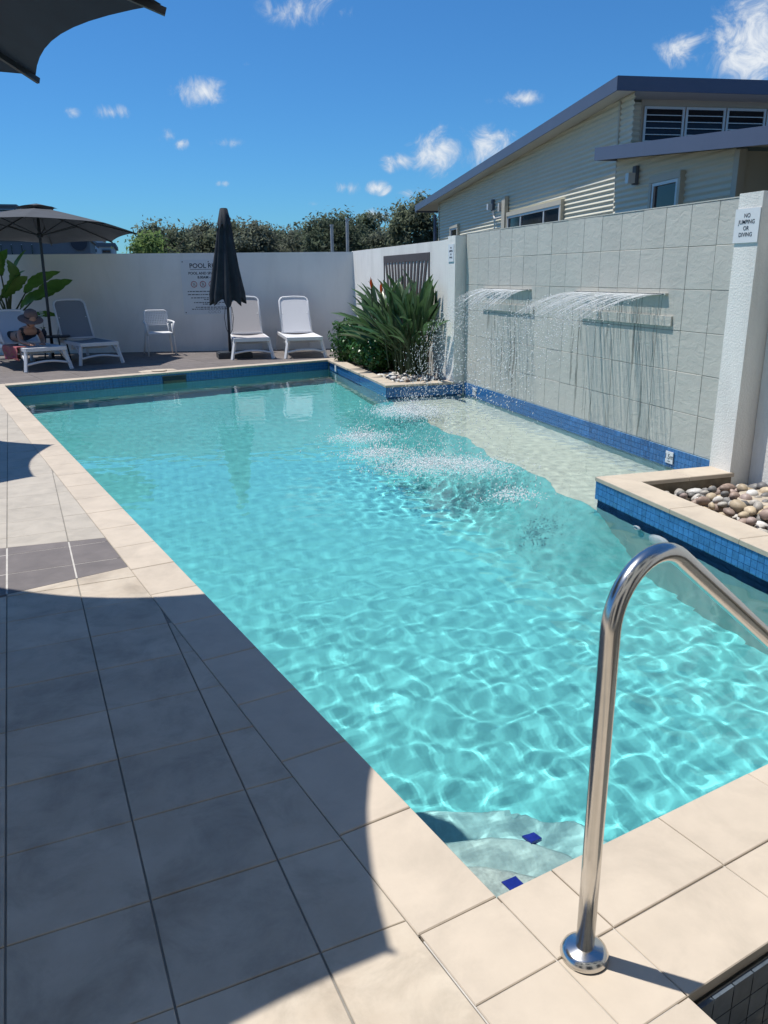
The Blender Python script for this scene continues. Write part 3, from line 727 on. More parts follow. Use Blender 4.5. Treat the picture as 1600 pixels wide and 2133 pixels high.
# ------------------------------------------------------------------ signs
def wall_sign(p, w_, h_, label, lines, size):
    t = thing('warning_sign', label, 'sign', p)
    MB().box((-.006, -w_/2, -h_/2), (0, w_/2, h_/2)).build('panel', 'sign_white', t)
    for k, s in enumerate(lines):
        text_mesh('lettering', s, size, 'sign_ink', t, sign_mtx((-.0068, 0, h_*.29-k*h_*.185), (0, -1, 0), (-1, 0, 0)), bold=.0002)
    return t
NJ = ['NO', 'JUMPING', 'OR', 'DIVING']
t = wall_sign((4.268, 5.012, 1.815), .25, .235, 'white no jumping or diving sign on the near pillar', NJ, .041)
t = wall_sign((4.26, 10.81, 1.785), .205, .235, 'small distant no jumping sign on the far pillar', NJ, .034)
for o, z in ((None, 0),): pass
# pool rules board on the far wall
def onf(x, y, D=WD-.004):
    d = ray(x, y); nv = np.array((wn[0], wn[1], 0)); return CAM+d*(D/(d@nv))
wt = np.array((wn[1], -wn[0]))                                    # along the far wall, to the right
sp0 = onf(375, 541); Wb, Hb = 1.13, 1.085
ctr = np.array((sp0[0], sp0[1]))+wt*Wb/2
rb = thing('pool_rules_board', 'white pool rules board on the far wall, half hidden by closed umbrella', 'sign', (ctr[0], ctr[1], 1.835-Hb/2), math.atan2(wt[1], wt[0]))
MB().box((-Wb/2, -.002, -Hb/2), (Wb/2, .003, Hb/2)).build('panel', 'sign_white', rb)
def brd(body, size, x, z, bold=.0, m='sign_ink', nm='lettering', al='CENTER'):
    return text_mesh(nm, body, size, m, rb, sign_mtx((x, -.003, z), (1, 0, 0), (0, -1, 0)), al, bold=bold)
brd('POOL RULES', .128, -.39, .42, .002, al='LEFT'); MB().box((-.38, -.0036, .35), (.38, -.0024, .358)).build('underline', 'sign_ink', rb)
brd('POOL AND SPA', .072, -.42, .275, .0015, al='LEFT'); brd('8.00AM -', .07, -.24, .195, .0015, al='LEFT')
for k, x in enumerate((-.32, -.14, .04, .22)):
    pic = MB().tube([(x+.058*math.cos(a), -.0035, .06+.058*math.sin(a)) for a in np.linspace(0, 2*math.pi, 24, endpoint=False)], .006, 6, True).build('prohibition_ring', 'sign_red', rb)
    MB().bar((x-.04, -.0035, .10), (x+.04, -.0035, .02), .003, .008, up=(0, 1, 0)).build('slash', 'sign_red', pic)
    MB().bar((x-.012, -.003, .02), (x-.004, -.003, .09), .002, .018, up=(0, 1, 0)).bar((x+.018, -.003, .03), (x+.012, -.003, .08), .002, .02, up=(0, 1, 0)).build('figure', 'sign_ink', pic)
for z, x0, x1 in ((-.082, -.46, .46), (-.145, -.46, .46), (-.21, -.40, .40), (-.242, -.14, .14), (-.305, -.35, .35), (-.337, -.17, .17), (-.40, -.32, .32), (-.437, -.40, .42)):
    m_ = MB(); x = x0; r3 = random.Random(int(z*-1000))
    while x < x1:
        l = r3.uniform(.02, .07); m_.box((x, -.0034, z-.008), (min(x+l, x1), -.0022, z+.008)); x += l+.014
    m_.build('small_print', 'sign_ink', rb)
brd('COCO', .085, .06, -.497, -.0015, 'far_grey')
for x, z in ((-Wb/2+.04, Hb/2-.04), (0, Hb/2-.04), (Wb/2-.04, Hb/2-.04), (-Wb/2+.04, -Hb/2+.04), (Wb/2-.04, -Hb/2+.04)):
    MB().box((x-.01, -.006, z-.01), (x+.01, -.002, z+.01)).build('screw', 'far_dark', rb)

# ------------------------------------------------------------------ handrail
hb = gnd(1217, 1990)
hr = thing('handrail', 'polished stainless steel handrail rising from the deck at the pool corner', 'handrail', (hb[0], hb[1], 0))
dr = np.array((.966, .26)); dr /= np.linalg.norm(dr)
dr = np.array((math.cos(R(19)), math.sin(R(19))))
path = [(0, 0, .01), (0, 0, .3), (0, 0, .6), (0, 0, .815)]
rad = .135; sl_ = math.atan2(.37, .50)                            # slope of the descending part
for k in range(1, 17):
    a = k/16*(math.pi/2+sl_); path.append((dr[0]*(rad-rad*math.cos(a)), dr[1]*(rad-rad*math.cos(a)), .815+rad*math.sin(a)))
last = path[-1]
for s in (.1, .3, .6, .9, 1.25): path.append((last[0]+dr[0]*s*math.cos(sl_), last[1]+dr[1]*s*math.cos(sl_), last[2]-s*math.sin(sl_)))
MB().tube(path, .0208, 24).build('rail', 'steel', hr, True)
MB().lathe([(.054, 0), (.055, .008), (.050, .02), (.040, .026), (.024, .028), (.0208, .03)], 40).build('flange', 'steel', hr, True)

# ------------------------------------------------------------------ umbrellas
def canopy_mesh(name, Rr, rise, sag, m, n=8, phase=0.0, ns=10, nr=8):
    b = MB(); b.v.append((0, 0, rise))
    for i in range(n):
        a0 = phase+2*math.pi*i/n; a1 = a0+2*math.pi/n
        for j in range(1, nr+1):
            tt = j/nr
            for k in range(ns+1):
                s = k/ns; x = (1-s)*math.cos(a0)+s*math.cos(a1); y = (1-s)*math.sin(a0)+s*math.sin(a1)
                u = 4*s*(1-s); r_ = Rr*tt*(1-sag*u*tt*tt); z = rise*(1-tt**1.05)-.03*u*tt*(1-tt)*2+.02*u*tt
                b.v.append((x*r_, y*r_, z))
    st = nr*(ns+1)
    for i in range(n):
        o = 1+i*st
        for k in range(ns): b.f.append((0, o+k, o+k+1))
        for j in range(nr-1):
            for k in range(ns):
                p = o+j*(ns+1)+k; b.f.append((p, p+ns+1, p+ns+2, p+1))
    return b.mesh(name, m, True)
def umbrella(name, label, Rr, rise, sag, m, phase, base, rim_h, tilt=None, group=None):
    base = Vector(base)
    t = thing(name, label, 'umbrella', base, 0, group)
    if tilt: top = Vector(tilt['hub'])-base; nrm_ = Vector(tilt['n']).normalized()
    else: top = Vector((0, 0, rim_h)); nrm_ = Vector((0, 0, 1))
    q = Vector((0, 0, 1)).rotation_difference(nrm_).to_matrix().to_4x4(); mt = Matrix.Translation(top) @ q
    def part(nm, me, par=t): me.transform(mt); return obj(nm, me, par)
    cn = part('canopy', canopy_mesh('canopy', Rr, rise, sag, m, 8, phase))
    vent = canopy_mesh('vent_cap', .36, .09, .10, m, 8, phase, 6, 4)
    vent.transform(Matrix.Translation((0, 0, rise-.035))); part('vent_cap', vent, cn)
    for k in range(8):
        a = phase+2*math.pi*k/8; c, s = math.cos(a), math.sin(a)
        rb_ = part('rib', MB().bar((.03*c, .03*s, rise-.05), ((Rr+.012)*c, (Rr+.012)*s, -.022), .016, .024).mesh('rib', 'dark_metal'))
        part('strut', MB().bar((.04*c, .04*s, -.06), (Rr*.5*c, Rr*.5*s, rise*.5-.035), .012, .016).mesh('strut', 'dark_metal'), rb_)
    part('hub', MB().lathe([(.05, -.10), (.05, -.03), (.035, -.02)], 16).mesh('hub', 'dark_metal'))
    po = MB().tube([(0, 0, .05), tuple(top*.5), tuple(top), tuple(top+nrm_*(rise-.04))], .026, 12).build('pole', 'dark_metal', t, True)
    MB().box((-.28, -.28, .0), (.28, .28, .07)).build('base', 'dark_metal', t)
    return t
sh = 2.38
umbrella('patio_umbrella', 'dark canopy of the large umbrella overhead at the top corner', 1.63, .55, .072, 'canvas', R(2), (-1.464, 3.049, 0), sh)
umbrella('patio_umbrella', 'dark umbrella beside the deck whose scalloped shadow falls on the coping', 1.66, .55, .072, 'canvas', R(22.5-1), (-3.14, 7.79, 0), sh)
umbrella('patio_umbrella', 'open dark grey umbrella over the loungers by the far wall', 1.70, .44, .03, 'canvas_grey', R(-91.04), (-1.66, 16.22, 0), 2.3,
         tilt={'hub': (-1.635, 16.422, 2.317), 'n': (.0081, .0881, .996)})
# closed umbrella
ub = gnd(480, 745); ub[1] -= .0
cu = thing('closed_umbrella', 'folded black umbrella standing between chair and loungers', 'umbrella', (ub[0], ub[1], 0))
dpt = 0.2865*ub[0]+.958*ub[1]
lean = .05
MB().tube([(0, 0, .06), (lean*.5, 0, 1.3), (lean, 0, 2.55)], .026, 10).build('pole', 'dark_metal', cu, True)
fold = MB(); nseg = 64; prof = [(2.66, .045), (2.5, .09), (2.35, .118), (2.05, .155), (1.7, .205), (1.45, .245), (1.24, .28), (1.14, .29)]
for z, r_ in prof:
    for k in range(nseg):
        a = 2*math.pi*k/nseg; pl = 1+.20*math.cos(8*a+.6)*(1 if z < 2.4 else .3)+.05*math.sin(5*a+z*3)
        zz = z-(.11*(.5-.5*math.cos(8*a+.6+math.pi)) + .05*math.sin(3*a) if z < 1.2 else 0)
        fold.v.append((lean*z/2.55+r_*pl*math.cos(a), r_*pl*.85*math.sin(a), zz-.04))
for i in range(len(prof)-1):
    for k in range(nseg):
        k2 = (k+1) % nseg; fold.f.append((i*nseg+k, i*nseg+k2, (i+1)*nseg+k2, (i+1)*nseg+k))
fo = fold.build('folded_canopy', 'canvas_dark', cu, True)
cap = MB()
for z, r_ in ((2.72, .05), (2.71, .07), (2.40, .135)):
    for k in range(nseg):
        a = 2*math.pi*k/nseg; pl = 1+(.14*math.cos(8*a) if z < 2.5 else 0); zz = z-(.05*math.cos(8*a) if z < 2.5 else 0)
        cap.v.append((lean*z/2.55+r_*pl*math.cos(a), r_*pl*.9*math.sin(a), zz-.02))
for i in range(2):
    for k in range(nseg):
        k2 = (k+1) % nseg; cap.f.append((i*nseg+k, i*nseg+k2, (i+1)*nseg+k2, (i+1)*nseg+k))
cap.f.append(tuple(range(nseg))); cap.build('vent_cap', 'canvas_dark', fo, True)
MB().lathe([(.03, 0), (.03, .05), (.012, .06)], 10, (lean*1.05, 0, 2.64)).build('finial', 'dark_metal', cu)
for s in (-1, 1):
    MB().tube([(lean*.4+s*.06, -.06, .95), (lean*.35+s*.085, -.06, .75), (lean*.3+s*.06, -.05, .55), (lean*.25+s*.015, -.03, .45)], .006, 6).build('cord', 'dark_metal', cu)
MB().box((-.24, -.24, 0), (.40, .26, .10)).build('base', 'dark_metal', cu)
MB().box((-.21, -.21, .10), (.37, .23, .115)).build('base_lid', 'dark_metal', cu)

# ------------------------------------------------------------------ loungers and chair
def lounger(label, p, rz, back_deg, sling, W=.68, seat_len=1.12, back_len=.80):
    t = thing('sun_lounger', label, 'sun lounger', (p[0], p[1], 0), rz, 'white sun loungers along the far deck')
    h = .36; y0 = 0.0; y1 = seat_len; yr = 1.86
    hw = W/2; a = R(back_deg); m = 'white_plastic'
    fr = MB()
    for s in (-1, 1): fr.bar((s*(hw-.02), -.02, h), (s*(hw-.02), yr, h), .04, .055)
    fr.build('side_rail', m, t)
    MB().bar((-hw, -.02, h), (hw, -.02, h), .06, .06).build('foot_rail', m, t)
    for s in (-1, 1):
        MB().bar((s*(hw-.03), .03, h), (s*(hw+.045), -.06, 0), .045, .05).build('leg', m, t)
        MB().bar((s*(hw-.02), yr-.05, h), (s*(hw+.03), yr+.02, 0), .045, .05).build('leg', m, t)
        MB().bar((s*(hw+.005), .0, h*.45), (s*(hw-.02), .30, h-.02), .03, .035).build('brace', m, t)
    arc = [(-hw-.015+(2*hw+.03)*k/10, -.035, .115+.045*math.sin(math.pi*k/10)) for k in range(11)]
    MB().tube(arc, .02, 8).build('stretcher', m, t, True)
    MB().bar((-hw, yr, h), (hw, yr, h), .05, .05).build('rear_rail', m, t)
    MB().bar((-hw, .55, h-.1), (hw, .55, h-.1), .03, .03).bar((-hw+.02, .5, h), (-hw+.02, .55, h-.1), .02, .02).bar((hw-.02, .5, h), (hw-.02, .55, h-.1), .02, .02).build('cross_bar', m, t)
    se = MB(); nx, ny = 6, 8
    for j in range(ny+1):
        for i in range(nx+1):
            u = i/nx; v = j/ny; se.v.append(((u-.5)*(W-.07), .02+v*(y1-.02), h+.03-.03*4*u*(1-u)))
    for j in range(ny):
        for i in range(nx): q = j*(nx+1)+i; se.f.append((q, q+1, q+nx+2, q+nx+1))
    se.build('seat_sling', sling, t, True)
    dv = lambda l: (y1+.03+l*math.cos(a), h+.03+l*math.sin(a))
    bw = hw-.04; rc = .11; out_ = []
    out_.append((-bw, 0)); out_.append((-bw*.97, back_len-rc))
    for k in range(1, 6): b_ = math.pi-math.pi/2*k/6; out_.append((-bw*.97+rc+rc*math.cos(b_), back_len-rc+rc*math.sin(b_)))
    out_ += [(0, back_len+.008)]
    for k in range(1, 6): b_ = math.pi/2-math.pi/2*k/6; out_.append((bw*.97-rc+rc*math.cos(b_), back_len-rc+rc*math.sin(b_)))
    out_ += [(bw*.97, back_len-rc), (bw, 0)]
    MB().tube([(x, dv(l)[0], dv(l)[1]) for x, l in out_], .020, 8).build('back_frame', m, t, True)
    MB().bar((-bw, *dv(.02)), (bw, *dv(.02)), .03, .03).build('back_rail', m, t)
    bs = MB(); inn = [(x*.97, l*.99) for x, l in out_]
    bs.v += [(x, dv(l)[0], dv(l)[1]) for x, l in inn]; bs.f.append(tuple(range(len(inn))))
    bs.v += [(x, dv(l)[0]+.006*math.sin(a), dv(l)[1]-.006*math.cos(a)) for x, l in inn]; bs.f.append(tuple(reversed(range(len(inn), 2*len(inn)))))
    bs.build('back_sling', sling, t)
    MB().bar((-bw+.05, *dv(.45)), (-bw+.05, y1+.55, h), .02, .03).bar((bw-.05, *dv(.45)), (bw-.05, y1+.55, h), .02, .03).build('back_prop', m, t)
    return t
def pos(x, y): p = gnd(x, y); return np.array((p[0], p[1]))
def foot(pl, pr):                                                 # origin and turn from the two front feet
    a, b = pos(*pl), pos(*pr); return (a+b)/2, math.atan2(b[1]-a[1], b[0]-a[0])
c_, r_ = foot((488, 750), (567, 747)); lounger('white sun lounger with beige sling, right beside the closed umbrella', c_+(0, .05), r_+R(-2), 62, 'sling_taupe')
c_, r_ = foot((600, 747), (675, 745)); lounger('white sun lounger with bright white sling beside the green shrubs', c_+(0, .05), r_+R(4), 60, 'sling_white')
c_, r_ = foot((167, 764), (252, 755)); lounger('white sun lounger with grey sling half in umbrella shade', c_+(0, .08), R(21), 63, 'sling_grey')
c_, r_ = foot((52, 776), (146, 769)); lounger('white sun lounger with a person on it at the far end of the deck', c_+(0, .06), R(25), 44, 'sling_white')
c1_, r1_ = c_, R(25)

ch0 = pos(338, 740)
t = thing('armchair', 'white plastic armchair with perforated back against the far wall', 'chair', (ch0[0], ch0[1]-.12, 0), R(6))
m = 'white_plastic'
for s in (-1, 1):
    MB().tube([(s*.235, -.02, .62), (s*.245, -.02, .44), (s*.265, -.05, 0)], .016, 8).build('leg', m, t, True)
    MB().tube([(s*.22, .42, .60), (s*.235, .45, .44), (s*.285, .54, 0)], .016, 8).build('leg', m, t, True)
    MB().tube([(s*.245, -.03, .40), (s*.27, -.05, .63), (s*.285, .0, .645), (s*.27, .30, .655), (s*.23, .46, .66)], .019, 8).build('armrest', m, t, True)
MB().prism([(-.235, -.03), (.235, -.03), (.225, .42), (-.225, .42)], .425, .45, .006).build('seat', m, t)
br = MB(); bx = lambda u, l: (u, .435+l*.22, .46+l)
brw = .225
ol = [(-brw, .0), (-brw, .33)]+[(-brw+.07-.07*math.cos(k*math.pi/10), .33+.07*math.sin(k*math.pi/10)) for k in range(1, 6)]+[(brw-.07+.07*math.sin(k*math.pi/10), .33+.07*math.cos(k*math.pi/10)) for k in range(0, 6)]+[(brw, 0)]
br.tube([bx(*q) for q in ol], .015, 8)
for k in range(13): br.bar(bx(-brw+.03+k*.033, .12), bx(-brw+.03+k*.033, .385), .014, .006, up=(0, 1, 0))
for k in range(9): br.bar(bx(-brw, .12+k*.033), bx(brw, .12+k*.033), .012, .006, up=(0, 1, 0))
br.build('backrest', m, t)

# ------------------------------------------------------------------ side table, flowers, person, towel
sp = pos(112, 752)+np.array((.0, .35))
t = thing('side_table', 'small dark round side table beside the umbrella pole', 'table', (sp[0]+.08, sp[1]-.35, 0))
MB().lathe([(.26, .44), (.27, .45), (.27, .462), (.26, .47)], 28).build('table_top', 'dark_metal', t)
for k in range(4):
    a = k*math.pi/2+.4; MB().tube([(.18*math.cos(a), .18*math.sin(a), .44), (.24*math.cos(a), .24*math.sin(a), 0)], .014, 8).build('leg', 'dark_metal', t)
vx, vy = sp[0]-.1, sp[1]-.42
t = thing('flower_vase', 'dark vase holding a thin stem of white blossoms on the side table', 'vase', (vx, vy, .471))
MB().lathe([(.035, 0), (.05, .04), (.045, .09), (.025, .12), (.03, .13)], 16).build('vase', 'far_dark', t, True)
MB().tube([(0, 0, .1), (.01, 0, .25), (-.02, 0, .38), (-.05, .0, .45)], .004, 6).build('stem', 'strelitzia_stalk', t)
for k in range(11):
    z = .20+k*.024; a = k*2.3
    MB().prism([(.028*math.cos(b)*(1+.5*math.cos(5*b)), .028*math.sin(b)*(1+.5*math.cos(5*b))) for b in np.linspace(0, 2*math.pi, 15, endpoint=False)], 0, .008).build('blossom', 'petal_white', t).location = (.02*math.cos(a)-.0*z, -.02+.02*math.sin(a), z)
for k in range(5):
    a = k*1.3; MB().add([(0, 0, .11), (.05*math.cos(a)-.02*math.sin(a), .05*math.sin(a)+.02*math.cos(a), .16), (.12*math.cos(a), .12*math.sin(a), .15), (.05*math.cos(a)+.02*math.sin(a), .05*math.sin(a)-.02*math.cos(a), .16)], [(0, 1, 2, 3)]).build('leaf', 'shrub_leaf', t)
def skin_body(name, verts, edges, m, parent, sub=2):
    me = bpy.data.meshes.new(name); me.from_pydata([v[:3] for v in verts], edges, []); o = obj(name, me, parent)
    md = o.modifiers.new('skin', 'SKIN'); md.use_smooth_shade = True
    for sv, v in zip(me.skin_vertices[0].data, verts): r_ = v[3]; sv.radius = r_ if isinstance(r_, tuple) else (r_, r_)
    me.skin_vertices[0].data[0].use_root = True
    s = o.modifiers.new('sub', 'SUBSURF'); s.levels = s.render_levels = sub
    bpy.context.view_layer.update(); me2 = bpy.data.meshes.new_from_object(o.evaluated_get(bpy.context.evaluated_depsgraph_get()))
    bpy.data.objects.remove(o); me2.materials.clear(); me2.materials.append(MATS[m]); me2.polygons.foreach_set('use_smooth', [True]*len(me2.polygons)); return obj(name, me2, parent)
# prone, head towards the pool, propped on the forearms
pt = thing('person', 'person in brown hat and dark swimwear resting on forearms on a lounger', 'person', (c1_[0], c1_[1], .39), r1_)
V = [(0, 1.28, .13, (.16, .12)), (0, 1.10, .13, (.145, .105)), (0, .92, .15, (.14, .10)), (0, .74, .20, (.165, .105)), (0, .62, .25, (.13, .09)), (0, .55, .31, (.055, .055)), (0, .50, .36, (.055, .06)),
     (.17, .62, .22, .055), (.17, .50, .08, .045), (.10, .30, .045, .036), (.06, .22, .045, .028),
     (-.17, .62, .22, .055), (-.19, .52, .08, .045), (-.15, .32, .045, .036), (-.12, .24, .045, .028),
     (.10, 1.42, .12, .09), (.12, 1.58, .26, .065), (.12, 1.72, .44, .05), (.12, 1.78, .54, .035),
     (-.10, 1.42, .12, .09), (-.12, 1.58, .26, .065), (-.12, 1.72, .44, .05), (-.12, 1.78, .54, .035)]
Eg = [(0, 1), (1, 2), (2, 3), (3, 4), (4, 5), (5, 6), (4, 7), (7, 8), (8, 9), (9, 10), (4, 11), (11, 12), (12, 13), (13, 14), (0, 15), (15, 16), (16, 17), (17, 18), (0, 19), (19, 20), (20, 21), (21, 22)]
V = [(x, y+.05, z, r_) for x, y, z, r_ in V]
for i, (s, b) in enumerate(((1, 10), (-1, 14))):                  # five fingers on each hand
    bx_, by_, bz_ = V[b][:3]
    for k in range(4):
        o = len(V); V.append((bx_-s*.03+s*.018*k, by_-.05, bz_-.005, .010)); V.append((bx_-s*.033+s*.019*k, by_-.085-.008*(1.5-abs(k-1.5)), bz_-.02, .008)); Eg += [(b, o), (o, o+1)]
    o = len(V); V.append((bx_-s*.05, by_-.015, bz_, .010)); V.append((bx_-s*.06, by_-.045, bz_-.01, .009)); Eg += [(b, o), (o, o+1)]
bd = skin_body('body', V, Eg, 'skin', pt); bd.data.materials.append(MATS['swimwear'])
for p_ in bd.data.polygons:
    c3 = p_.center
    if (.60 < c3.y < 1.0 and abs(c3.x) < .155 and c3.z < .30) or (1.22 < c3.y < 1.45 and c3.z < .30): p_.material_index = 1
def ellipsoid(name, c, r_, m, parent, rot=None, fn_=None):
    bm = bmesh.new(); bmesh.ops.create_icosphere(bm, subdivisions=3, radius=1)
    for v in bm.verts:
        if fn_: v.co = fn_(v.co)
        v.co = Vector((v.co.x*r_[0], v.co.y*r_[1], v.co.z*r_[2]))
        if rot: v.co = rot @ v.co
        v.co += Vector(c)
    me = bpy.data.meshes.new(name); bm.to_mesh(me); bm.free(); me.materials.append(MATS[m]); me.polygons.foreach_set('use_smooth', [True]*len(me.polygons)); return obj(name, me, parent)
def face(co):
    c = co.copy()
    if c.y < -.2:
        c.y -= .16*math.exp(-((c.x/.16)**2+((c.z+.1)/.22)**2))       # nose
        c.y += .06*math.exp(-(((abs(c.x)-.36)/.14)**2+((c.z-.1)/.12)**2))
        c.y -= .05*math.exp(-((c.x/.3)**2+((c.z+.5)/.1)**2))
    if c.z < -.2: c.x *= 1-.25*(-c.z-.2)
    return c
hrot = Matrix.Rotation(R(28), 3, 'X')
hd_ = ellipsoid('head', (0, .47, .43), (.078, .098, .118), 'skin', pt, hrot, face)
ellipsoid('hair', (0, .515, .44), (.094, .102, .135), 'hair', hd_, hrot)
ht = MB().lathe([(.205, -.035), (.20, -.03), (.13, .0), (.112, .01), (.108, .07), (.09, .115), (.05, .14), (.005, .148)], 28).build('sun_hat', 'hat', hd_, True)
ht.location = (0, .50, .475); ht.rotation_euler = (R(24), 0, 0)
hband = MB().lathe([(.1145, .012), (.1135, .034)], 28).build('hat_band', 'swimwear', hd_, True); hband.location = ht.location; hband.rotation_euler = ht.rotation_euler
for s in (-1, 1):
    ellipsoid('eye', (s*.03, .385, .435), (.010, .006, .006), 'swimwear', hd_)
    ellipsoid('ear', (s*.085, .47, .42), (.012, .022, .03), 'skin', hd_)
# colourful towel hanging over the lounger's side
tw = MB(); ca, sa = math.cos(r1_), math.sin(r1_); nx, ny = 14, 14
for j in range(ny+1):
    for i in range(nx+1):
        u = i/nx; v = j/ny; x = -.30-.06*min(1, v*3)-.03*math.sin(7*u)*v; y = .22+.78*u+.03*math.sin(9*v+u*3); z = .405 if v < .15 else .405-.24*(v-.15)*(1+.18*math.sin(11*u))
        if v >= .15: x = -.375-.02*math.sin(14*u+3*v)*v*2
        else: x = -.22-.155*v/.15
        tw.v.append((c1_[0]+x*ca-y*sa, c1_[1]+x*sa+y*ca, z))
for j in range(ny):
    for i in range(nx): q = j*(nx+1)+i; tw.f.append((q, q+1, q+nx+2, q+nx+1))
tw_o = tag(tw.build('towel', 'towel', None, True), 'bright pink and orange towel hanging over the occupied lounger', 'towel')
sd = tw_o.modifiers.new('thick', 'SOLIDIFY'); sd.thickness = .008

# ------------------------------------------------------------------ plants
def leaf_mesh(name, m, length, width, curve, fold, nseg=9, torn=0, seed=0, side_droop=0.0):
    b = MB(); r3 = random.Random(seed)
    for i in range(nseg+1):
        tt = i/nseg; wv = width*math.sin(math.pi*min(1, tt*.96+.04))**.75*(1-.25*tt); y = length*tt
        z = -curve*length*tt*tt
        y2 = y*(1-.25*curve*tt)
        nz_ = 1+(r3.uniform(-.3, .02) if torn and i % 2 else 0)
        b.v += [(-wv*nz_, y2, z+fold*wv-side_droop*wv), (0, y2, z-.0), (wv*nz_, y2, z+fold*wv-side_droop*wv)]
    for i in range(nseg):
        o = i*3; b.f += [(o, o+1, o+4, o+3), (o+1, o+2, o+5, o+4)]
    return b.mesh(name, m, True)
str_leaves = [leaf_mesh('leaf', 'strelitzia_leaf', .48+.06*k, .044+.005*k, .08+.08*k, .6, 9, 0, k) for k in range(4)]
sc0 = np.array((4.02, 11.75))
stz = thing('bird_of_paradise', 'tall bird of paradise plant with long upright leaves and two orange flowers', 'plant', (sc0[0], sc0[1], -.03))
r3 = random.Random(21)
for k in range(185):
    a = r3.uniform(0, 2*math.pi); rad = math.sqrt(r3.random()); bx_ = .20*rad*math.cos(a); by_ = (1.05*rad*math.sin(a))+.55
    lean_a = math.atan2((by_-.55)*.7, bx_*2.2-.16)+r3.gauss(0, .5); lean_m = r3.uniform(.08, .75)*(1-.15*rad)
    hh = r3.uniform(.55, 1.12)*(1-.22*lean_m)
    if math.cos(lean_a) > .25: lean_m *= .35
    d = Vector((math.cos(lean_a)*lean_m, math.sin(lean_a)*lean_m, 1)).normalized()
    p0 = Vector((bx_, by_, 0)); p2 = p0+d*hh; p1 = p0+Vector((d.x*.35, d.y*.35, d.z)).normalized()*hh*.55
    MB().tube([p0, p1, p2], [.012, .010, .007], 5).build('stalk', 'strelitzia_stalk', stz)
    lf = obj('leaf', r3.choice(str_leaves), stz)
    y_ = (p2-p1).normalized(); y_ = (y_+Vector((d.x, d.y, 0))*r3.uniform(0, .5)).normalized()
    x_ = y_.cross(Vector((0, 0, 1)));
    if x_.length < .1: x_ = Vector((1, 0, 0))
    x_.normalize(); z_ = x_.cross(y_); sc_ = r3.uniform(.8, 1.15); q = Matrix.Rotation(r3.gauss(0, .7), 3, y_) @ Matrix((x_, y_, z_)).transposed()
    lf.matrix_local = Matrix.Translation(p2-y_*.03) @ q.to_4x4() @ Matrix.Scale(sc_, 4)
for (px_, py_, Y_) in ((773, 590, 12.55), (794, 600, 12.2)):
    f0 = at(px_, py_, Y_); fl_ = Vector((f0[0]-sc0[0], f0[1]-sc0[1], f0[2]+.03))
    MB().tube([(fl_.x+.1, fl_.y-.05, .1), (fl_.x+.03, fl_.y, fl_.z*.6), tuple(fl_-Vector((0, 0, .1)))], [.012, .011, .009], 6).build('flower_stalk', 'strelitzia_stalk', stz)
    fm = MB()
    for kk, (dy, dz) in enumerate(((.02, .20), (-.05, .17), (.07, .15), (-.10, .10))):
        fm.add([(fl_.x, fl_.y, fl_.z-.09), (fl_.x-.018, fl_.y+dy*.5-.015, fl_.z-.09+dz*.55), (fl_.x, fl_.y+dy, fl_.z-.09+dz), (fl_.x+.018, fl_.y+dy*.5+.015, fl_.z-.09+dz*.55)], [(0, 1, 2, 3)])
    fo2 = fm.build('flower', 'petal_orange', stz)
    MB().tube([tuple(fl_-Vector((0, 0, .1))), tuple(fl_+Vector((-.02, .10, -.07))), tuple(fl_+Vector((-.03, .17, -.05)))], [.014, .012, .002], 6).build('spathe', 'strelitzia_stalk', fo2)

def leafy(name, label, c, r_, nleaf, lsize, m, seed, cat='shrub', up=.3):
    t = thing(name, label, cat, c); r4 = np.random.default_rng(seed)
    b = MB(); 
    for k in range(7):
        a = r4.uniform(0, 6.28); s = r4.uniform(.2, .6); b.tube([(0, 0, -.02), (r_[0]*s*.5*math.cos(a), r_[1]*s*.5*math.sin(a), r_[2]*.6), (r_[0]*s*math.cos(a), r_[1]*s*math.sin(a), r_[2]*1.3)], [.014, .01, .005], 5)
    b.build('stem', 'bark', t)
    d = r4.normal(size=(nleaf, 3)); d /= np.linalg.norm(d, axis=1)[:, None]
    rad = r4.random(nleaf)**.28
    lump = 1+.16*np.sin(d[:, 0]*5+seed)*np.cos(d[:, 1]*4)+.10*np.sin(d[:, 2]*9+d[:, 0]*7)
    P = d*rad[:, None]*np.array(r_)*lump[:, None]+np.array((0, 0, r_[2]*.92))
    P[:, 2] = np.maximum(P[:, 2], .02)
    leaf_cloud('leaves', P, d, lsize, r4, m, t, up)
    return t
def leaf_cloud(name, P, D, ls, r4, m, parent, up=.3, asp=.5):
    n_ = len(P); nrm_ = D+r4.normal(size=(n_, 3))*.6+np.array((0, 0, up)); nrm_ /= np.linalg.norm(nrm_, axis=1)[:, None]
    q = r4.normal(size=(n_, 3)); a = np.cross(nrm_, q); a /= np.linalg.norm(a, axis=1)[:, None]; b = np.cross(nrm_, a)
    s = ls*r4.uniform(.6, 1.3, n_)[:, None]
    V_ = np.stack([P-a*s, P+b*s*asp+nrm_*s*.1, P+a*s, P-b*s*asp+nrm_*s*.1], 1).reshape(-1, 3)
    me = bpy.data.meshes.new(name); me.vertices.add(len(V_)); me.vertices.foreach_set('co', V_.ravel()); me.loops.add(len(V_)); me.loops.foreach_set('vertex_index', np.arange(len(V_), dtype=np.int32))
    me.polygons.add(n_); me.polygons.foreach_set('loop_start', np.arange(0, 4*n_, 4, dtype=np.int32)); me.polygons.foreach_set('loop_total', np.full(n_, 4, np.int32))
    me.materials.append(MATS[m]); me.update(calc_edges=True)
    return obj(name, me, parent)
leafy('shrub', 'dark round green shrub touching the white lounger', (3.62, 14.12, -.03), (.36, .34, .42), 2600, .035, 'shrub_leaf', 31)
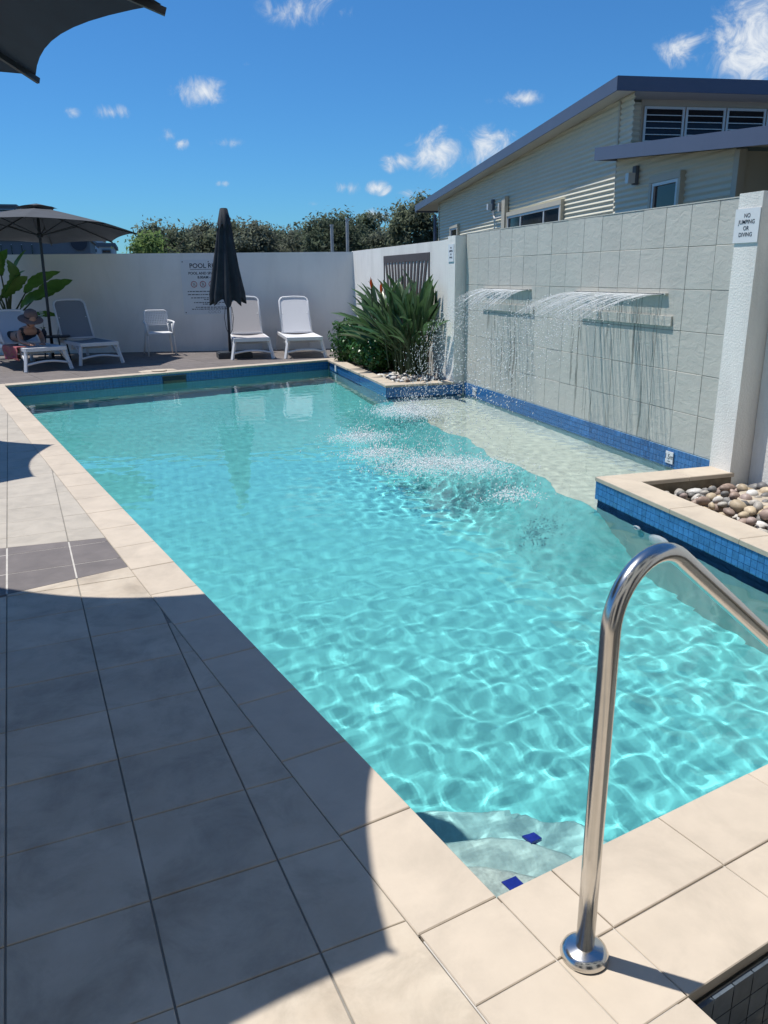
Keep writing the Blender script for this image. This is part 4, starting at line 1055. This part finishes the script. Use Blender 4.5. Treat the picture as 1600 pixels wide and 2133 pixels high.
leafy('shrub', 'low glossy green shrub in the middle of the far planter', (3.75, 13.25, -.03), (.34, .36, .32), 2200, .035, 'shrub_leaf', 32)
leafy('shrub', 'bright green shrub in front of the bird of paradise stalks', (3.68, 12.55, -.03), (.26, .27, .31), 1900, .033, 'shrub_leaf', 33)

# wild banana at the left end
ban_l = [leaf_mesh('leaf', 'banana_leaf', .80+.10*k, .155+.02*k, .16+.13*k, .28, 14, 1, 50+k) for k in range(3)]
def banana(label, p, specs, seed):
    t = thing('banana_plant', label, 'plant', (p[0], p[1], 0)); r4 = random.Random(seed)
    tr = MB().tube([(0, 0, 0), (.01, 0, .25), (.0, .01, .55)], [.11, .085, .05], 10).build('trunk', 'bark', t, True)
    for az_, ln, h_, sc_, roll in specs:
        a = R(az_); d = Vector((math.cos(a), math.sin(a), 0)); b0 = Vector((.03*math.cos(a), .03*math.sin(a), .3))
        h_ += .14; top = d*ln*.85+Vector((0, 0, h_)); mid = d*ln*.25+Vector((0, 0, .3+(h_-.3)*.6))
        MB().tube([b0, mid, top], [.026, .02, .012], 6).build('stalk', 'strelitzia_stalk', t)
        y_ = ((top-mid).normalized()+d*.25).normalized(); x_ = y_.cross(Vector((0, 0, 1))).normalized(); z_ = x_.cross(y_)
        q = Matrix.Rotation(R(roll), 3, y_) @ Matrix((x_, y_, z_)).transposed()
        o = obj('leaf', r4.choice(ban_l), t); o.matrix_local = Matrix.Translation(top-y_*.04) @ q.to_4x4() @ Matrix.Scale(sc_, 4)
    return t
bp_ = at(24, 690, 17.0)
banana('broad-leaved banana plant against the far wall beside the umbrella pole', (bp_[0], 17.0), [(-20, .14, 1.30, .95, 40), (5, .42, 1.12, .85, -50), (-75, .26, 1.05, .8, 60), (190, .25, 1.35, 1.0, 20), (250, .35, 1.0, .9, -35), (-40, .42, .85, .8, 60), (150, .5, 1.1, 1, 30), (-10, .62, 1.0, .85, 75), (-60, .42, 1.30, .8, -55), (-110, .45, .7, .75, 20), (-25, .5, .62, .62, 40), (-95, .2, 1.45, .9, 10)], 3)
bp_ = at(-30, 690, 16.8)
banana('broad-leaved banana plant cut by the edge of the picture', (bp_[0], 16.8), [(0, .16, 1.55, 1.0, 65), (-40, .30, 1.25, .95, -45), (30, .3, 1.40, .9, 50), (180, .5, 1.2, 1, 0), (270, .4, 1.0, .9, 30), (-15, .5, 1.05, .85, -60), (-80, .3, .85, .85, 50)], 4)

# ------------------------------------------------------------------ house behind the wall
HA = R(7.2)
hs_ = thing('house', 'cream corrugated steel house with grey blue skillion roof behind the fountain wall', 'house', (7.0573, 11.2047, -.05), -HA)
def corr_sheet(nm, axis, fixed, a0, a1, ztop_fn, z0, parent, amp=.0105, pitch=.076, sgn=-1, n_u=2):
    """corrugated wall, ribs horizontal; axis 'y' = runs along y at x=fixed, axis 'x' = runs along x at y=fixed"""
    b = MB(); zs = np.arange(z0, max(ztop_fn(a0), ztop_fn(a1))+.02, pitch/8); us = np.linspace(a0, a1, n_u+1)
    for u in us:
        zt = ztop_fn(u)
        for z in zs:
            zc = min(z, zt); o = sgn*amp*math.sin(2*math.pi*zc/pitch)
            b.v.append((fixed+o, u, zc) if axis == 'y' else (u, fixed+o, zc))
    nz_ = len(zs)
    for i in range(n_u):
        for j in range(nz_-1): q = i*nz_+j; b.f.append((q, q+1, q+nz_+1, q+nz_))
    return b.build(nm, 'cladding', parent, True)
roof_bot = lambda y: 3.99-.0425*(y+.5)                              # underside of the roof
for y0, y1 in ((-.43, 3.6), (3.6, 7.4), (7.4, 11.36)):
    corr_sheet('wall_sheet', 'y', 0.0, y0, y1, lambda u: roof_bot(u)+.02, 0.0, hs_, n_u=10)
MB().box((-.025, 11.34, 0), (.06, 11.42, roof_bot(11.4))).build('corner_trim', 'cladding_trim', hs_)
MB().box((.0, .001, 0), (4.5, .03, 3.18)).build('lower_front_wall', 'cladding_trim', hs_)
MB().box((.03, 11.36, 0), (6, 11.4, roof_bot(11.4))).build('end_wall', 'cladding_trim', hs_)
# roof
rf = MB(); yA, yB = -.5, 13.3; xA, xB = -.3, 7.0
tA, tB = roof_bot(yA), roof_bot(yB)
rf.add([(xA, yA, tA+.02), (xB, yA, tA+.02), (xB, yB, tB+.02), (xA, yB, tB+.02), (xA, yA, tA+.16), (xB, yA, tA+.16), (xB, yB, tB+.16), (xA, yB, tB+.16)], [(0, 3, 2, 1), (4, 5, 6, 7), (0, 1, 5, 4), (1, 2, 6, 5), (2, 3, 7, 6), (3, 0, 4, 7)])
ro = rf.build('roof', 'soffit', hs_)
fa = MB(); fa.add([(xA-.02, yA-.02, tA), (xA-.02, yB, tB), (xA-.02, yB, tB+.185), (xA-.02, yA-.02, tA+.185), (xA, yA, tA), (xA, yB, tB), (xA, yB, tB+.185), (xA, yA, tA+.185)], [(3, 2, 1, 0), (4, 5, 6, 7), (0, 1, 5, 4), (2, 3, 7, 6), (1, 2, 6, 5)]); fa.build('side_fascia', 'roof_steel', ro)
MB().box((xA-.018, yA-.024, tA), (xB, yA-.002, tA+.186)).build('front_fascia', 'roof_steel', ro)
MB().add([(xA, yA, tA+.175), (xB, yA, tA+.175), (xB, yB, tB+.175), (xA, yB, tB+.175)], [(0, 1, 2, 3)]).build('roof_sheet', 'roof_steel', ro)
MB().box((xA+.02, yB-.05, tB-.02), (xB, yB+.10, tB+.10)).build('gutter', 'roof_steel', ro)
MB().tube([(-.05, 11.7, 3.2), (-.05, 11.7, 0)], .045, 10).build('downpipe', 'roof_steel', hs_)
# clerestory front wall with louvres
MB().box((-.02, -.02, 3.2), (.10, .02, roof_bot(0))).build('corner_trim', 'cladding_trim', hs_)
corr_sheet('clerestory_sheet', 'x', -.012, .10, .32, lambda u: 3.95, 3.3, hs_)
MB().box((.32, -.012, 3.19), (4.5, .0, 4.0)).build('clerestory_lining', 'cladding_trim', hs_)
for k in range(6):
    x0 = .36+k*.665; x1 = x0+.645; wi = MB()
    wi.box((x0, -.045, 3.86), (x1, -.013, 3.895)).box((x0, -.045, 3.38), (x1, -.013, 3.41)).box((x0, -.043, 3.41), (x0+.035, -.013, 3.86)).box((x1-.035, -.043, 3.41), (x1, -.013, 3.86))
    wo = wi.build('louvre_window', 'alu', hs_)
    for j in range(5):
        z = 3.425+j*.088
        MB().add([(x0+.036, -.034, z), (x1-.036, -.034, z), (x1-.036, -.018, z+.092), (x0+.036, -.018, z+.092), (x0+.036, -.030, z), (x1-.036, -.030, z), (x1-.036, -.0145, z+.092), (x0+.036, -.0145, z+.092)], [(0, 1, 2, 3), (7, 6, 5, 4), (0, 4, 5, 1), (2, 6, 7, 3)]).build('slat', 'glass_dark', wo)
        MB().box((x0+.036, -.037, z-.004), (x1-.036, -.0335, z+.008)).build('slat_edge', 'alu', wo)
# windows in the long wall
def win_y(y0, y1, z0, z1, mull, x=-.012):
    w_ = MB(); d0 = x-.05; d1 = x+.02
    w_.box((d0, y0, z1-.04), (d1, y1, z1)).box((d0, y0, z0), (d1, y1, z0+.04)).box((d0+.001, y0, z0+.04), (d1, y0+.05, z1-.04)).box((d0+.001, y1-.05, z0+.04), (d1, y1, z1-.04))
    wo = w_.build('window', 'alu', hs_)
    for a in mull: MB().box((d0+.005, a-.025, z0+.04), (d1, a+.025, z1-.04)).build('mullion', 'alu', wo)
    ys = [y0+.05]+sum([[a-.025, a+.025] for a in mull], [])+[y1-.05]
    for i in range(0, len(ys), 2): MB().box((x-.02, ys[i], z0+.04), (x-.01, ys[i+1], z1-.04)).build('pane', 'glass_dark', wo)
    MB().box((d0-.012, y0-.06, z1+.002), (d1, y1+.06, z1+.085)).build('head_flashing', 'cladding_trim', wo)
    MB().box((d0-.008, y0-.065, z0), (d1, y0-.004, z1)).build('side_flashing', 'cladding_trim', wo)
    MB().box((d0-.008, y1+.004, z0), (d1, y1+.065, z1)).build('side_flashing', 'cladding_trim', wo)
win_y(2.03, 4.97, 1.5, 2.70, (2.85, 4.15))
win_y(9.15, 9.85, 1.6, 2.72, ())
cd = MB().box((-.10, 5.06, 0), (-.02, 5.28, 3.12)).build('conduit_cover', 'cladding_trim', hs_)
MB().box((-.15, 5.30, 2.83), (-.02, 5.38, 3.0)).build('meter_box', 'pvc', hs_)
MB().tube([(-.05, 5.3, 2.72), (-.05, 5.9, 2.72), (-.05, 5.98, 2.78), (-.05, 6.0, 2.9)], .02, 8).build('pipe', 'pvc', hs_)
def wall_lamp(x, y, z):
    l_ = MB().box((x-.05, y-.05, z-.12), (x, y+.05, z+.12)).build('wall_lamp', 'far_grey', hs_)
    MB().box((x-.15, y-.045, z-.10), (x-.05, y+.045, z+.03)).build('lamp_head', 'alu', l_)
wall_lamp(-.012, 6.12, 3.02)
# lower wing
XC = -.2
for y0, y1 in ((-1.95, -.43), (-3.42, -1.95)): corr_sheet('wing_sheet', 'y', XC, y0, y1, lambda u: 3.12-.0925*(-.38-u), 0.0, hs_, n_u=6)
MB().box((XC, -.43, 0), (.0, -.40, 3.1)).build('wing_return', 'cladding_trim', hs_)
MB().box((XC-.03, -3.52, 0), (XC+.06, -3.42, 2.82)).build('corner_trim', 'cladding_trim', hs_)
MB().box((.9, -7.0, 0), (1.0, -3.5, 2.50)).build('porch_wall', 'cladding_trim', hs_)
MB().box((.06+XC, -3.50, 0), (.9, -3.45, 2.80)).build('porch_return', 'cladding_trim', hs_)
lo = MB(); lb = lambda y: 3.10-.0925*(-.38-y)
lo.add([(-.5, -.37, lb(-.37)+.03), (-.5, -7.5, lb(-7.5)+.03), (4.5, -7.5, lb(-7.5)+.03), (4.5, -.37, lb(-.37)+.03), (-.5, -.37, lb(-.37)+.15), (-.5, -7.5, lb(-7.5)+.15), (4.5, -7.5, lb(-7.5)+.15), (4.5, -.37, lb(-.37)+.15)], [(0, 3, 2, 1), (4, 5, 6, 7), (0, 1, 5, 4), (1, 2, 6, 5), (2, 3, 7, 6), (3, 0, 4, 7)])
lr = lo.build('lower_roof', 'soffit', hs_)
f2 = MB(); f2.add([(-.525, -.37, lb(-.37)), (-.525, -7.5, lb(-7.5)), (-.525, -7.5, lb(-7.5)+.17), (-.525, -.37, lb(-.37)+.17), (-.503, -.37, lb(-.37)), (-.503, -7.5, lb(-7.5)), (-.503, -7.5, lb(-7.5)+.17), (-.503, -.37, lb(-.37)+.17)], [(0, 1, 2, 3), (7, 6, 5, 4), (0, 4, 5, 1), (1, 5, 6, 2), (2, 6, 7, 3), (3, 7, 4, 0)]); f2.build('lower_fascia', 'roof_steel', lr)
MB().box((-.50, -.36, lb(-.37)), (.0, -.345, lb(-.37)+.17)).build('end_fascia', 'roof_steel', lr)
MB().add([(-.5, -.37, lb(-.37)+.16), (-.5, -7.5, lb(-7.5)+.16), (4.5, -7.5, lb(-7.5)+.16), (4.5, -.37, lb(-.37)+.16)], [(0, 1, 2, 3)]).build('lower_roof_sheet', 'roof_steel', lr)
win_y(-2.32, -1.66, 1.6, 2.66, (), XC-.012)
wall_lamp(XC-.012, -1.12, 2.82)

# unseen building added behind the camera to bounce warm light onto the shade
ho = thing('bounce_building', 'unseen cream building added behind the camera for warm bounce light', 'building', (0, -1.7, -.05))
MB().box((-9, -6, 0), (7, 0, 10.5)).build('wall', 'render_cream', ho)
MB().box((-9.4, -6.3, 10.5), (7.4, .4, 10.7)).build('roof', 'roof_steel', ho)
for k in range(6):
    for l in range(3):
        x0 = -8.0+k*2.55; z0 = .2+l*3.4
        wo = MB().box((x0, .0, z0), (x0+1.5, .05, z0+2.1)).build('window', 'alu', ho)
        MB().box((x0+.06, .051, z0+.06), (x0+1.44, .06, z0+2.04)).build('pane', 'glass_dark', wo)

# ------------------------------------------------------------------ behind the far wall: poles, trees, buildings
for px_, yt, lb_ in ((691, 471, 'shorter pale pole behind the far wall, in front of the trees'), (723, 458, 'taller pale pole behind the far wall, in front of the trees')):
    tp = at(px_, yt, 22.0); b = MB().tube([(0, 0, 0), (0, 0, tp[2]+.06)], .045, 8).lathe([(.055, 0), (.055, .04)], 8, (0, 0, tp[2]+.06))
    o = tag(b.build('pole', 'pvc'), lb_, 'pole'); o.location = (tp[0], 22.0, -.06)
def tree(label, px_, ytop, Y_, halfw_px, seed, m, nleaf=9000, leaf=.15, dens=1.0):
    top = at(px_, ytop, Y_); hgt = top[2]; dep = Y_*.98; rw = halfw_px/FPX*Y_*1.03
    r4 = np.random.default_rng(seed); t = thing('tree', label, 'tree', (top[0], Y_, -.06), 0, 'trees beyond the far wall')
    b = MB(); b.tube([(0, 0, 0), (.1, 0, hgt*.3), (-.05, .05, hgt*.62), (0, 0, hgt*.85)], [.22, .17, .1, .03], 8)
    for k in range(9):
        a = r4.uniform(0, 6.28); z0 = hgt*r4.uniform(.25, .6); l = rw*r4.uniform(.5, .9)
        b.tube([(0, 0, z0), (l*.5*math.cos(a), l*.5*math.sin(a), z0+hgt*.10), (l*math.cos(a), l*math.sin(a), z0+hgt*r4.uniform(.12, .3))], [.07, .045, .015], 5)
    b.build('trunk', 'bark', t)
    ncl = int(46*dens); cz = hgt*.64; cen = []
    for k in range(ncl):
        d = r4.normal(size=3); d /= np.linalg.norm(d); rr_ = r4.random()**.4
        cen.append((d[0]*rw*.88*rr_, d[1]*rw*.8*rr_, cz+d[2]*hgt*.37*rr_))
    cen = np.array(cen); idx = r4.integers(0, ncl, nleaf); sg = rw*.13+.10
    off = r4.normal(size=(nleaf, 3))*np.array((sg, sg, sg*.72)); P = cen[idx]+off
    leaf_cloud('crown', P, off/np.maximum(.05, np.linalg.norm(off, axis=1)[:, None]), leaf, r4, m, t, .35, .42)
    return t
tr = [('small bright green bush tree at the end of the row by the umbrella', 312, 494, 30, 50, 'foliage4', .13),
      ('rounded olive tree behind the green bush tree', 340, 462, 42, 62, 'foliage0', .16),
      ('grey green tree between the rounded tree and the closed umbrella', 415, 466, 45, 52, 'foliage2', .16),
      ('olive tree rising directly behind the closed umbrella', 470, 462, 44, 50, 'foliage0', .16),
      ('tall pale olive tree just beside the closed umbrella top', 522, 453, 43, 52, 'foliage2', .16),
      ('low dark green tree over the gap between the two white loungers', 570, 468, 46, 52, 'foliage3', .16),
      ('sparse grey green tree in front of sky above the last lounger', 622, 470, 44, 48, 'foliage2', .15),
      ('big dark domed tree behind the two pale poles', 700, 432, 40, 74, 'foliage3', .16),
      ('dark tree beside the domed tree, near the wall corner', 762, 448, 42, 40, 'foliage1', .15),
      ('airy gum tree with sky showing through beside the house', 812, 432, 38, 40, 'foliage2', .14),
      ('tall olive tree touching the house eave', 868, 408, 36, 58, 'foliage0', .15),
      ('distant tree crown low behind the dark domed tree', 660, 462, 52, 62, 'foliage0', .18)]
for k, (lb_, px_, yt, Y_, hw_, m, ls) in enumerate(tr):
    tree(lb_, px_, yt, Y_, hw_, 200+k, m, 5000 if 'airy' in lb_ or 'sparse' in lb_ else 8500, ls*.72, .6 if 'airy' in lb_ else 1)

def building(label, x0, x1, ytop, Y_, m, wins, roof=None, depth=9.0):
    a = at(x0, ytop, Y_); b = at(x1, ytop, Y_); t = thing('building', label, 'building', ((a[0]+b[0])/2, Y_, -.06)); hwid = (b[0]-a[0])/2; h_ = a[2]
    MB().box((-hwid, 0, 0), (hwid, depth, h_)).build('wall', m, t)
    MB().box((-hwid-.15, -.15, h_), (hwid+.15, depth+.1, h_+.25)).build('roof', roof or m, t)
    for (u0, u1, v0, v1, wm) in wins:
        wx0, wx1 = -hwid+u0*2*hwid, -hwid+u1*2*hwid; wz0, wz1 = h_-v1*h_, h_-v0*h_
        wo = MB().box((wx0, -.08, wz0), (wx1, -.0, wz1)).build('window', wm, t)
        MB().box((wx0+.06, -.10, wz0+.06), (wx1-.06, -.081, wz1-.06)).build('pane', 'glass_dark', wo) if wm != 'far_dark' else None
    return t
bt = building('long grey building low over the far wall under the umbrella', -120, 186, 499, 70, 'far_grey', [(.68+.035*k, .695+.035*k, .40, .52, 'far_white') for k in range(3)]+[(.1+.07*k, .105+.07*k, .06, .55, 'far_white') for k in range(8)])
d_ = at(164, 505, 69.8); 
so = MB().tube([(0, 0, 0), (0, -.12, 0)], 28/FPX*70/2*1.0, 32).build('round_sign', 'far_dark', bt); so.location = (d_[0]-bt.location.x, -.05, d_[2]+.06)
MB().box((-.5, -.145, .16), (.5, -.125, .30)).build('sign_lettering', 'far_white', so)
building('white apartment block with stepped balconies beside the round sign', 183, 212, 497, 95, 'far_white', [(.3, .55, .06+.12*k, .12+.12*k, 'far_grey') for k in range(5)])
b3 = building('tall grey blue building behind the open umbrella', -60, 32, 428, 110, 'far_grey', [(.05, .95, .03+.09*k, .06+.09*k, 'far_white') for k in range(6)])
building('low white roofline showing between umbrella and trees', 205, 236, 512, 60, 'far_white', [(.2, .8, .05, .12, 'far_grey')], 'far_grey')

# ------------------------------------------------------------------ falling water
def droplets(b, P, r_, D=None):
    # octahedra stretched into drops
    base = np.array([(1, 0, 0), (-1, 0, 0), (0, 1, 0), (0, -1, 0), (0, 0, 1.25), (0, 0, -1.25)]); fs = [(0, 2, 4), (2, 1, 4), (1, 3, 4), (3, 0, 4), (2, 0, 5), (1, 2, 5), (3, 1, 5), (0, 3, 5)]
    for k, (p, r1) in enumerate(zip(P, r_)):
        v_ = base*r1
        if D is not None: d = D[k]; v_ = v_+np.outer(v_@d, d)*1.5
        b.add(v_+p, fs)
def fall(label, y0, y1, vx, vy, splash, seed, nstrand, ndrop):
    r4 = np.random.default_rng(seed); b = MB(); T = math.sqrt(2*(1.31-WATER)/9.81)
    for k in range(nstrand):                                       # thin strands near the lip
        y = r4.uniform(y0+.02, y1-.02); v = r4.normal(vx, .10*vx); v2 = r4.normal(vy, .15); tend = T*r4.uniform(.12, .42)
        pts = []; ph = r4.uniform(0, 6)
        for tt in np.linspace(0, tend, 7): pts.append((4.388-v*tt, y+v2*tt+.006*math.sin(ph+30*tt), 1.312-4.905*tt*tt))
        b.tube(pts, [.0022, .0024, .0024, .0022, .0020, .0016, .0008], 5)
    P = []; rs = []; D = []
    for k in range(ndrop):
        y = r4.uniform(y0, y1); v = r4.normal(vx, .14*vx); v2 = r4.normal(vy, .22); tt = T*r4.uniform(.08, 1.0)**.8; e = tt*.05
        p = (4.388-v*tt+r4.normal(0, e), y+v2*tt+r4.normal(0, e), 1.312-4.905*tt*tt+r4.normal(0, e*1.5))
        if p[2] < WATER: continue
        P.append(p); rs.append(r4.uniform(.0014, .0044)); dd = np.array((-v, v2, -9.81*tt)); D.append(dd/np.linalg.norm(dd))
    for (sx, sy, n_, s) in splash:                                 # bounce back from the surface
        for k in range(n_):
            a = r4.uniform(0, 6.28); q = abs(r4.normal(0, s)); P.append((sx+q*math.cos(a), sy+q*1.2*math.sin(a), WATER+abs(r4.normal(0, .07))*math.exp(-q))); rs.append(r4.uniform(.002, .0060)); D.append(np.array((0, 0, 1.)))
    droplets(b, np.array(P), np.array(rs), D)
    o = b.build('waterfall', 'spray', None, True); stuff(o); o['label'] = label; o['category'] = 'waterfall'
    return o
fall('sparkling water arching from the far spout of the fountain wall', 8.66, 9.97, 2.15, .18, [(3.2, 9.4, 420, .28), (3.5, 10.1, 100, .25)], 61, 85, 2300)
fall('wider sparkling water sheet arching from the near spout', 6.08, 7.60, 3.35, .10, [(2.42, 6.55, 420, .38), (2.12, 7.15, 230, .25), (2.13, 7.98, 260, .22), (2.65, 5.36, 70, .18)], 62, 110, 3300)
fb = MB(); r4 = np.random.default_rng(77); P = []; rs = []
for sx, sy, n_, ax, ay in ((3.15, 9.40, 3800, .40, .42), (2.15, 7.98, 1300, .34, .24), (2.42, 6.55, 2900, .46, .28), (2.10, 7.15, 1300, .32, .22), (2.65, 5.36, 450, .20, .15), (2.8, 6.3, 1200, .34, .3)):
    for k in range(n_):
        x, y = r4.normal(sx, ax*.55), r4.normal(sy, ay*.6); P.append((x, y, WATER+.004+abs(r4.normal(0, .012))*math.exp(-((x-sx)/ax)**2-((y-sy)/ay)**2))); rs.append(r4.uniform(.003, .0095))
base = np.array([(1, 0, 0), (-1, 0, 0), (0, 1, 0), (0, -1, 0), (0, 0, .6), (0, 0, -.6)]); fs = [(0, 2, 4), (2, 1, 4), (1, 3, 4), (3, 0, 4), (2, 0, 5), (1, 2, 5), (3, 1, 5), (0, 3, 5)]
for p, r1 in zip(P, rs): fb.add(base*r1+np.array(p), fs)
fo_ = stuff(fb.build('foam', 'foam', None, True)); fo_['label'] = 'white foam and bubbles where the fountain water hits the pool'; fo_['category'] = 'foam'
